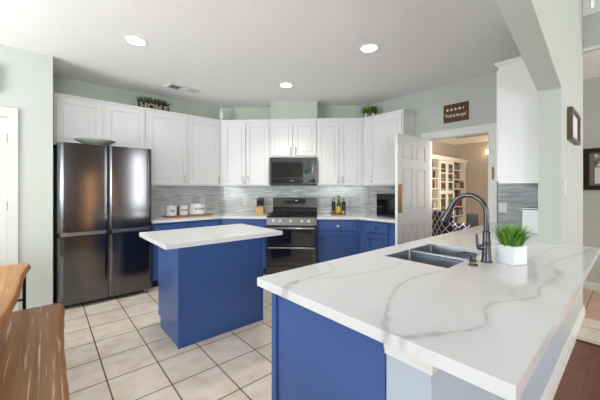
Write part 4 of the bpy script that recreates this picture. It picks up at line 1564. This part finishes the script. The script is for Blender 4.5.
t = thing('chime_box', 'grey chime box high on the left wall above the panel door', 'chime', (-0.460, YL - 0.0005, 2.425), 0)
b = nb(); box(b, -0.10, 0.10, -0.05, 0, -0.145, 0.145, 0.012)
link('housing', b, mat('chime_grey', (0.40, 0.41, 0.39), 0.6), t)
b = nb()
for k in range(6):
    box(b, -0.07, 0.07, -0.052, -0.05, -0.09 + k * 0.032, -0.08 + k * 0.032)
link('grille', b, 'vent_grey', t, False)

# ------------------------------------------------------------------ ceiling fittings
def downlight(loc, label):
    t = thing('recessed_light', label, 'ceiling light', loc, 0, 'recessed ceiling lights')
    b = nb(); lathe(b, [(0.075, 0), (0.098, 0), (0.100, -0.004), (0.094, -0.008), (0.079, -0.006), (0.079, 0)], (0, 0, 0), 40, None, False)
    link('trim_ring', b, 'steel_mid' if False else 'white_plastic', t)
    b = nb(); lathe(b, [(0, -0.0035), (0.078, -0.0035), (0.078, -0.0005), (0, -0.0005)], (0, 0, 0), 40)
    link('lens', b, 'lens', t)
    d = bpy.data.lights.new('downlight', 'SPOT')
    d.shadow_soft_size = 0.075
    d.spot_size = R(115)
    d.spot_blend = 0.7
    d.energy = 60
    d.color = (1.0, 0.95, 0.88)
    lo = bpy.data.objects.new('downlight', d)
    COL.objects.link(lo)
    lo.parent = t
    lo.location = (0, 0, -0.006)
downlight((0.657, 3.175, CEIL), 'recessed ceiling light nearest the refrigerator')
downlight((2.48, 1.782, CEIL), 'recessed ceiling light nearest the peninsula and doorway')
downlight((2.497, 3.167, CEIL), 'recessed ceiling light in front of the microwave')
t = thing('ceiling_vent', 'small square ceiling vent with dark louvres above the cabinets', 'vent', (1.36, 4.235, CEIL), R(10))
b = nb()
box(b, -0.10, 0.10, 0.07, 0.10, -0.012, 0, 0.003); box(b, -0.10, 0.10, -0.10, -0.07, -0.012, 0, 0.003)
box(b, -0.10, -0.07, -0.10, 0.10, -0.012, 0, 0.003); box(b, 0.07, 0.10, -0.10, 0.10, -0.012, 0, 0.003)
link('frame', b, 'white_plastic', t)
b = nb()
for k in range(6):
    box(b, -0.072, 0.072, -0.065 + k * 0.024, -0.05 + k * 0.024, -0.009, -0.003)
link('louvre', b, 'vent_grey', t, False)
t = thing('ceiling_plate', 'plain white blanking plate on the ceiling right of the vent', 'plate', (1.62, 4.235, CEIL), R(10))
b = nb(); box(b, -0.085, 0.085, -0.085, 0.085, -0.006, 0, 0.002)
link('cover', b, mat('plate_paint', (0.68, 0.67, 0.66), 0.6), t)
b = nb(); lathe(b, [(0.008, -0.006), (0.006, -0.009), (0, -0.0092)], (0, 0, 0), 12)
link('screw', b, 'chrome', t)

# ------------------------------------------------------------------ live-edge table and bench
def live_slab(edge, x_back, z0, z1, bulge, nose=0.016):
    """slab running along y; edge = (y, x) of the wavy bark edge, near to far"""
    b = nb()
    ey = [e[0] for e in edge]
    ex = [e[1] for e in edge]
    n = 90
    rows = []
    for k in range(n + 1):
        y = ey[0] + (ey[-1] - ey[0]) * k / n
        # smooth the measured edge
        e = sum(float(np.interp(y + q, ey, ex)) for q in (-0.05, -0.025, 0, 0.025, 0.05)) / 5
        e += 0.0012 * math.sin(y * 23)
        q = nose * max(0, (k - (n - 3)) / 3) ** 2
        h = z1 - z0
        prof = [(x_back, z1), (e - bulge - q, z1), (e - bulge * 0.55 - q, z1 - 0.004), (e - q - 0.004, z1 - 0.38 * h), (e - q, z1 - 0.62 * h),
                (e - bulge * 0.2 - q, z0 + 0.1 * h), (e - bulge * 0.5 - q, z0), (x_back, z0)]
        rows.append([b.verts.new((x, y, z)) for x, z in prof])
    m_ = len(rows[0])
    for p, q in zip(rows, rows[1:]):
        for k in range(m_):
            b.faces.new((p[k], p[(k + 1) % m_], q[(k + 1) % m_], q[k]))
    b.faces.new(rows[0]); b.faces.new(rows[-1])
    bmesh.ops.recalc_face_normals(b, faces=b.faces)
    return b
TZ = 0.76
TE = [(1.02, -0.185), (1.45, -0.168), (1.80, -0.148), (1.95, -0.133), (2.15, -0.118), (2.46, -0.112), (2.70, -0.113), (2.88, -0.106), (3.03, -0.090), (3.12, -0.084)]
def bark(o, m):
    """bark material on the rounded edge faces"""
    o.data.materials.append(M[m])
    for p in o.data.polygons:
        if abs(p.normal.x) > 0.35:
            p.material_index = 1 if p.normal.x > 0 else 0
    return o
t = thing('dining_table', 'live-edge wooden dining table with black steel legs at the left', 'table', (0, 0, 0))
bark(link('tabletop', live_slab(TE, -1.0, TZ - 0.05, TZ, 0.026, 0.012), 'table_wood', t), 'bark_edge')
for y in (1.10, 3.03):
    for x in (-0.125, -0.92):
        b = nb(); tube(b, [(x, y, 0.0), (x, y, TZ - 0.051)], 0.011, 10)
        link('leg', b, 'black_metal', t)
for y in (1.10, 3.03):
    b = nb(); tube(b, [(-0.125, y, 0.50), (-0.92, y, 0.50)], 0.009, 8)
    link('stretcher', b, 'black_metal', t)
BE = [(1.20, 0.076), (1.61, 0.077), (1.97, 0.078), (2.2, 0.080), (2.39, 0.086), (2.6, 0.095), (2.83, 0.106), (2.95, 0.106)]
t = thing('bench', 'live-edge wooden bench tucked beside the table on the tiles', 'bench', (0, 0, 0))
bark(link('seat', live_slab(BE, -0.27, 0.395, 0.45, 0.028, 0.012), 'bench_wood', t), 'bark_edge')
for y in (1.45, 2.75):
    for x in (0.02, -0.20):
        b = nb(); tube(b, [(x, y, 0.0), (x, y, 0.394)], 0.011, 10)
        link('leg', b, 'black_metal', t)
    b = nb(); tube(b, [(0.02, y, 0.02), (-0.20, y, 0.02)], 0.009, 8)
    link('foot_bar', b, 'black_metal', t)

# ------------------------------------------------------------------ study beyond the doorway
BX0, BX1, BX2, BX3 = 6.2, 7.2, 8.06, 8.93
BY0, BY1 = 3.15, 3.46
t = thing('bookcase', 'tall cream bookcase with glazed middle doors in the room beyond the doorway', 'bookcase', (0, 0, 0))
b = nb()
for x in (BX0, BX1, BX2, BX3 - 0.04):
    box(b, x, x + 0.04, BY0, BY1, 0, 2.08)
link('upright', b, 'bookcase', t, False)
b = nb(); box(b, BX0 + 0.04, BX3 - 0.04, BY0 + 0.19, BY0 + 0.20, 0.08, 2.05)
link('back', b, 'bookback', t, False)
SH = [0.08, 0.36, 0.62, 0.87, 1.11, 1.35, 1.60, 1.85]
for z in SH:
    b = nb()
    for x0, x1 in ((BX0 + 0.04, BX1), (BX1 + 0.04, BX2), (BX2 + 0.04, BX3 - 0.04)):
        box(b, x0 + 0.001, x1 - 0.001, BY0 + 0.01, BY0 + 0.189, z - 0.022, z)
    link('shelf', b, 'bookcase', t, False)
b = nb()
for g, z0, z1 in ((0.015, 2.05, 2.085), (0.04, 2.085, 2.12), (0.065, 2.12, 2.14)):
    box(b, BX0 - g, BX3 + g, BY0 - g, BY1, z0, z1)
link('cornice', b, 'bookcase', t, False)
for k in range(2):
    x0 = BX1 + 0.02 + k * 0.43
    x1 = x0 + 0.425
    b = nb()
    box(b, x0, x0 + 0.065, BY0 - 0.022, BY0 - 0.002, 0.06, 2.04); box(b, x1 - 0.065, x1, BY0 - 0.022, BY0 - 0.002, 0.06, 2.04)
    for z0, z1 in ((0.06, 0.14), (1.21, 1.30), (1.97, 2.04), (0.65, 0.68), (1.72, 1.75), (1.50, 1.53)):
        box(b, x0 + 0.064, x1 - 0.064, BY0 - 0.021, BY0 - 0.003, z0, z1)
    dd = link('door', b, 'bookcase', t, False)
    b = nb(); box(b, x0 + 0.06, x1 - 0.06, BY0 - 0.014, BY0 - 0.010, 0.13, 1.98)
    link('pane', b, 'glass', dd, False)

book_cols = [(0.30, 0.03, 0.03), (0.05, 0.04, 0.04), (0.04, 0.06, 0.12), (0.42, 0.36, 0.28), (0.10, 0.08, 0.06), (0.35, 0.10, 0.04), (0.06, 0.08, 0.06), (0.55, 0.50, 0.45), (0.02, 0.02, 0.03), (0.20, 0.14, 0.10)]
book_m = [mat('book_cover_%d' % i, c, 0.6) for i, c in enumerate(book_cols)]
book_words = ['dark red', 'black', 'navy', 'tan', 'brown', 'rust', 'dark green', 'cream', 'near-black', 'umber']
rb = random.Random(11)
book_meshes = []
for i, m_ in enumerate(book_m):
    w, h, d = 0.032 + 0.004 * (i % 5), 0.185 - 0.012 * (i % 4), 0.15
    b = nb()
    box(b, 0, 0.004, 0, d, 0, h); box(b, w - 0.004, w, 0, d, 0, h); box(b, 0.004, w - 0.004, 0, 0.004, 0, h)
    box(b, 0.004, w - 0.004, 0.004, d - 0.004, 0.004, h - 0.004)
    o = link('book', b, m_, None, False)
    book_meshes.append((o, w))
first_used = [False] * len(book_m)
secs = [(BX0 + 0.55, BX1 - 0.02, 'left open section'), (BX1 + 0.06, BX2 - 0.03, 'glazed middle section'), (BX2 + 0.05, BX3 - 0.06, 'right open section')]
shelf_names = {0.87: 'third', 1.11: 'fourth', 1.35: 'fifth', 1.60: 'sixth', 1.85: 'top', 0.62: 'second'}
for (x0, x1, sn) in secs:
    for z in (0.62, 0.87, 1.11, 1.35, 1.60, 1.85):
        if sn.startswith('right') and z == 1.85:
            continue
        if sn.startswith('right') and z == 1.60:
            rng = [(x0, x0 + 0.45)]
        else:
            rng = [(x0, x1 - rb.uniform(0.0, 0.2))]
        for a, c in rng:
            x = a
            while x < c:
                k = rb.randrange(len(book_m))
                src, w = book_meshes[k]
                if x + w > c:
                    break
                if first_used[k]:
                    o = src.copy(); COL.objects.link(o)
                else:
                    o = src; first_used[k] = True
                o.location = (x, BY0 + 0.012 + rb.uniform(0, 0.02), z + 0.0005)
                tag(o, '%s book on the %s shelf up, %s of cream bookcase' % (book_words[k], shelf_names[z], sn), 'book',
                    '%s books, %s shelf, %s' % (book_words[k], shelf_names[z], sn))
                x += w + 0.002
for used, (o, w) in zip(first_used, book_meshes):
    if not used:
        bpy.data.objects.remove(o)
t = thing('picture_frame', 'small dark framed picture on the top right shelf of the bookcase', 'picture', (8.47, 3.24, 1.8505), 0)
b = nb(); frame(b, -0.27, 0.27, 0, 0.18, 0.025, 0, 0.02)
link('frame', b, 'frame_dark', t, False)
b = nb(); box(b, -0.25, 0.25, 0.008, 0.016, 0.02, 0.16)
link('print', b, 'bookback', t, False)

# sconce
t = thing('wall_sconce', 'lit brass wall sconce on the tan wall beyond the doorway', 'lamp', (8.999, 2.58, 2.22), R(-90))
b = nb(); lathe(b, [(0.05, 0), (0.055, 0.01), (0.03, 0.03), (0, 0.032)], (0, 0, 0), 20, Matrix.Rotation(R(90), 4, 'X'))
link('backplate', b, 'brass_bright', t)
b = nb(); tube(b, [(0, -0.02, 0), (0, -0.06, -0.03), (0, -0.11, -0.02), (0, -0.12, 0.03)], 0.008, 10)
lathe(b, [(0.0, 0.03), (0.03, 0.035), (0.025, 0.05), (0.0, 0.052)], (0, -0.12, 0), 16)
link('arm', b, 'brass_bright', t)
b = nb(); lathe(b, [(0.026, 0.05), (0.045, 0.08), (0.055, 0.13), (0.048, 0.15), (0, 0.15)], (0, -0.12, 0), 20)
link('lamp_shade', b, 'sconce_glass', t)

# patterned armchair and black chair
t = thing('armchair', 'navy armchair with white trellis pattern seen through the doorway', 'armchair', (5.40, 2.06, 0), R(49))
# local: faces -y... back at +y
b = nb(); box(b, -0.37, 0.37, 0.22, 0.42, 0.20, 0.96, 0.05, 4)
link('backrest', b, 'trellis', t)
b = nb(); box(b, -0.26, 0.26, -0.40, 0.22, 0.24, 0.50, 0.05, 4)
link('seat', b, 'trellis', t)
for s in (-1, 1):
    b = nb(); box(b, min(s * 0.27, s * 0.39), max(s * 0.27, s * 0.39), -0.42, 0.23, 0.20, 0.70, 0.045, 4)
    link('armrest', b, 'trellis', t)
for x in (-0.31, 0.31):
    for y in (-0.36, 0.34):
        b = nb(); tube(b, [(x, y, 0), (x, y, 0.21)], [0.016, 0.024], 10)
        link('leg', b, 'frame_dark', t)
t = thing('side_chair', 'black side chair beyond the patterned armchair', 'chair', (6.60, 2.08, 0), R(-40))
b = nb(); box(b, -0.13, 0.13, -0.22, 0.22, 0.42, 0.47, 0.015)
link('seat', b, 'black_fabric', t)
b = nb(); box(b, -0.12, 0.12, 0.19, 0.235, 0.50, 0.82, 0.02)
link('backrest', b, 'black_fabric', t)
for x in (-0.10, 0.10):
    for y in (-0.19, 0.19):
        b = nb(); tube(b, [(x, y, 0), (x, y, 0.425)], 0.016, 8)
        link('leg', b, 'black_fabric', t)
    b = nb(); tube(b, [(x, 0.21, 0.46), (x, 0.212, 0.52)], 0.014, 8)
    link('back_post', b, 'black_fabric', t)

# greenery outside the corner window, seen mirrored in the microwave and oven glass
for i, (x, y, lab) in enumerate(((-4.3, -2.05, 'green shrub outside the corner window, nearest the breakfast side'), (-4.5, -3.45, 'green shrub outside the corner window, straight ahead of it'),
                                 (-5.9, -3.0, 'green shrub outside the corner window, farthest from the wall'))):
    t = thing('garden_shrub', lab, 'shrub', (x, y, 0), 0, 'shrubs outside')
    b = nb(); tube(b, [(0, 0, 0), (0.02, 0, 0.6), (0, 0.03, 1.2)], [0.05, 0.035, 0.02], 8)
    link('stem', b, 'tray_wood', t)
    b = nb()
    rs = random.Random(40 + i)
    for k in range(1800):
        u, a = rs.uniform(-1, 1), rs.uniform(0, 2 * PI)
        rr = rs.uniform(0.55, 1.0)
        c = Vector((0.64 * rr * math.sqrt(1 - u * u) * math.cos(a), 0.64 * rr * math.sqrt(1 - u * u) * math.sin(a), 1.6 + 1.3 * rr * u))
        d1_ = Vector((rs.uniform(-1, 1), rs.uniform(-1, 1), rs.uniform(-1, 1))).normalized() * 0.075
        d2_ = d1_.cross(Vector((rs.uniform(-1, 1), rs.uniform(-1, 1), rs.uniform(-1, 1)))).normalized() * 0.035
        b.faces.new([b.verts.new(c - d1_), b.verts.new(c + d2_), b.verts.new(c + d1_), b.verts.new(c - d2_)])
    link('foliage', b, 'leaf_light' if i % 2 else 'grass', t, False)
b = nb(); box(b, -8.0, -3.33, -7.0, 0.5, -0.12, -0.02)
o = link('lawn', b, 'leaf_dark', None, False)
o['kind'] = 'structure'

t = thing('floor_lamp', 'added glowing column behind the camera for the warm streak on the refrigerator', 'lamp', (1.08, -2.6, 0))  # unseen, added so the refrigerator doors mirror a warm streak
b = nb(); lathe(b, [(0.11, 0), (0.11, 0.015), (0.03, 0.025), (0.02, 0.25)], (0, 0, 0), 24)
link('base', b, 'frame_dark', t)
b = nb(); lathe(b, [(0.07, 0.25), (0.085, 0.26), (0.085, 1.78), (0.07, 1.79)], (0, 0, 0), 24)
link('lamp_shade', b, mat('warm_streak_glow', (0.8, 0.55, 0.3), 0.7, emit=(1.0, 0.50, 0.22), estr=5), t)
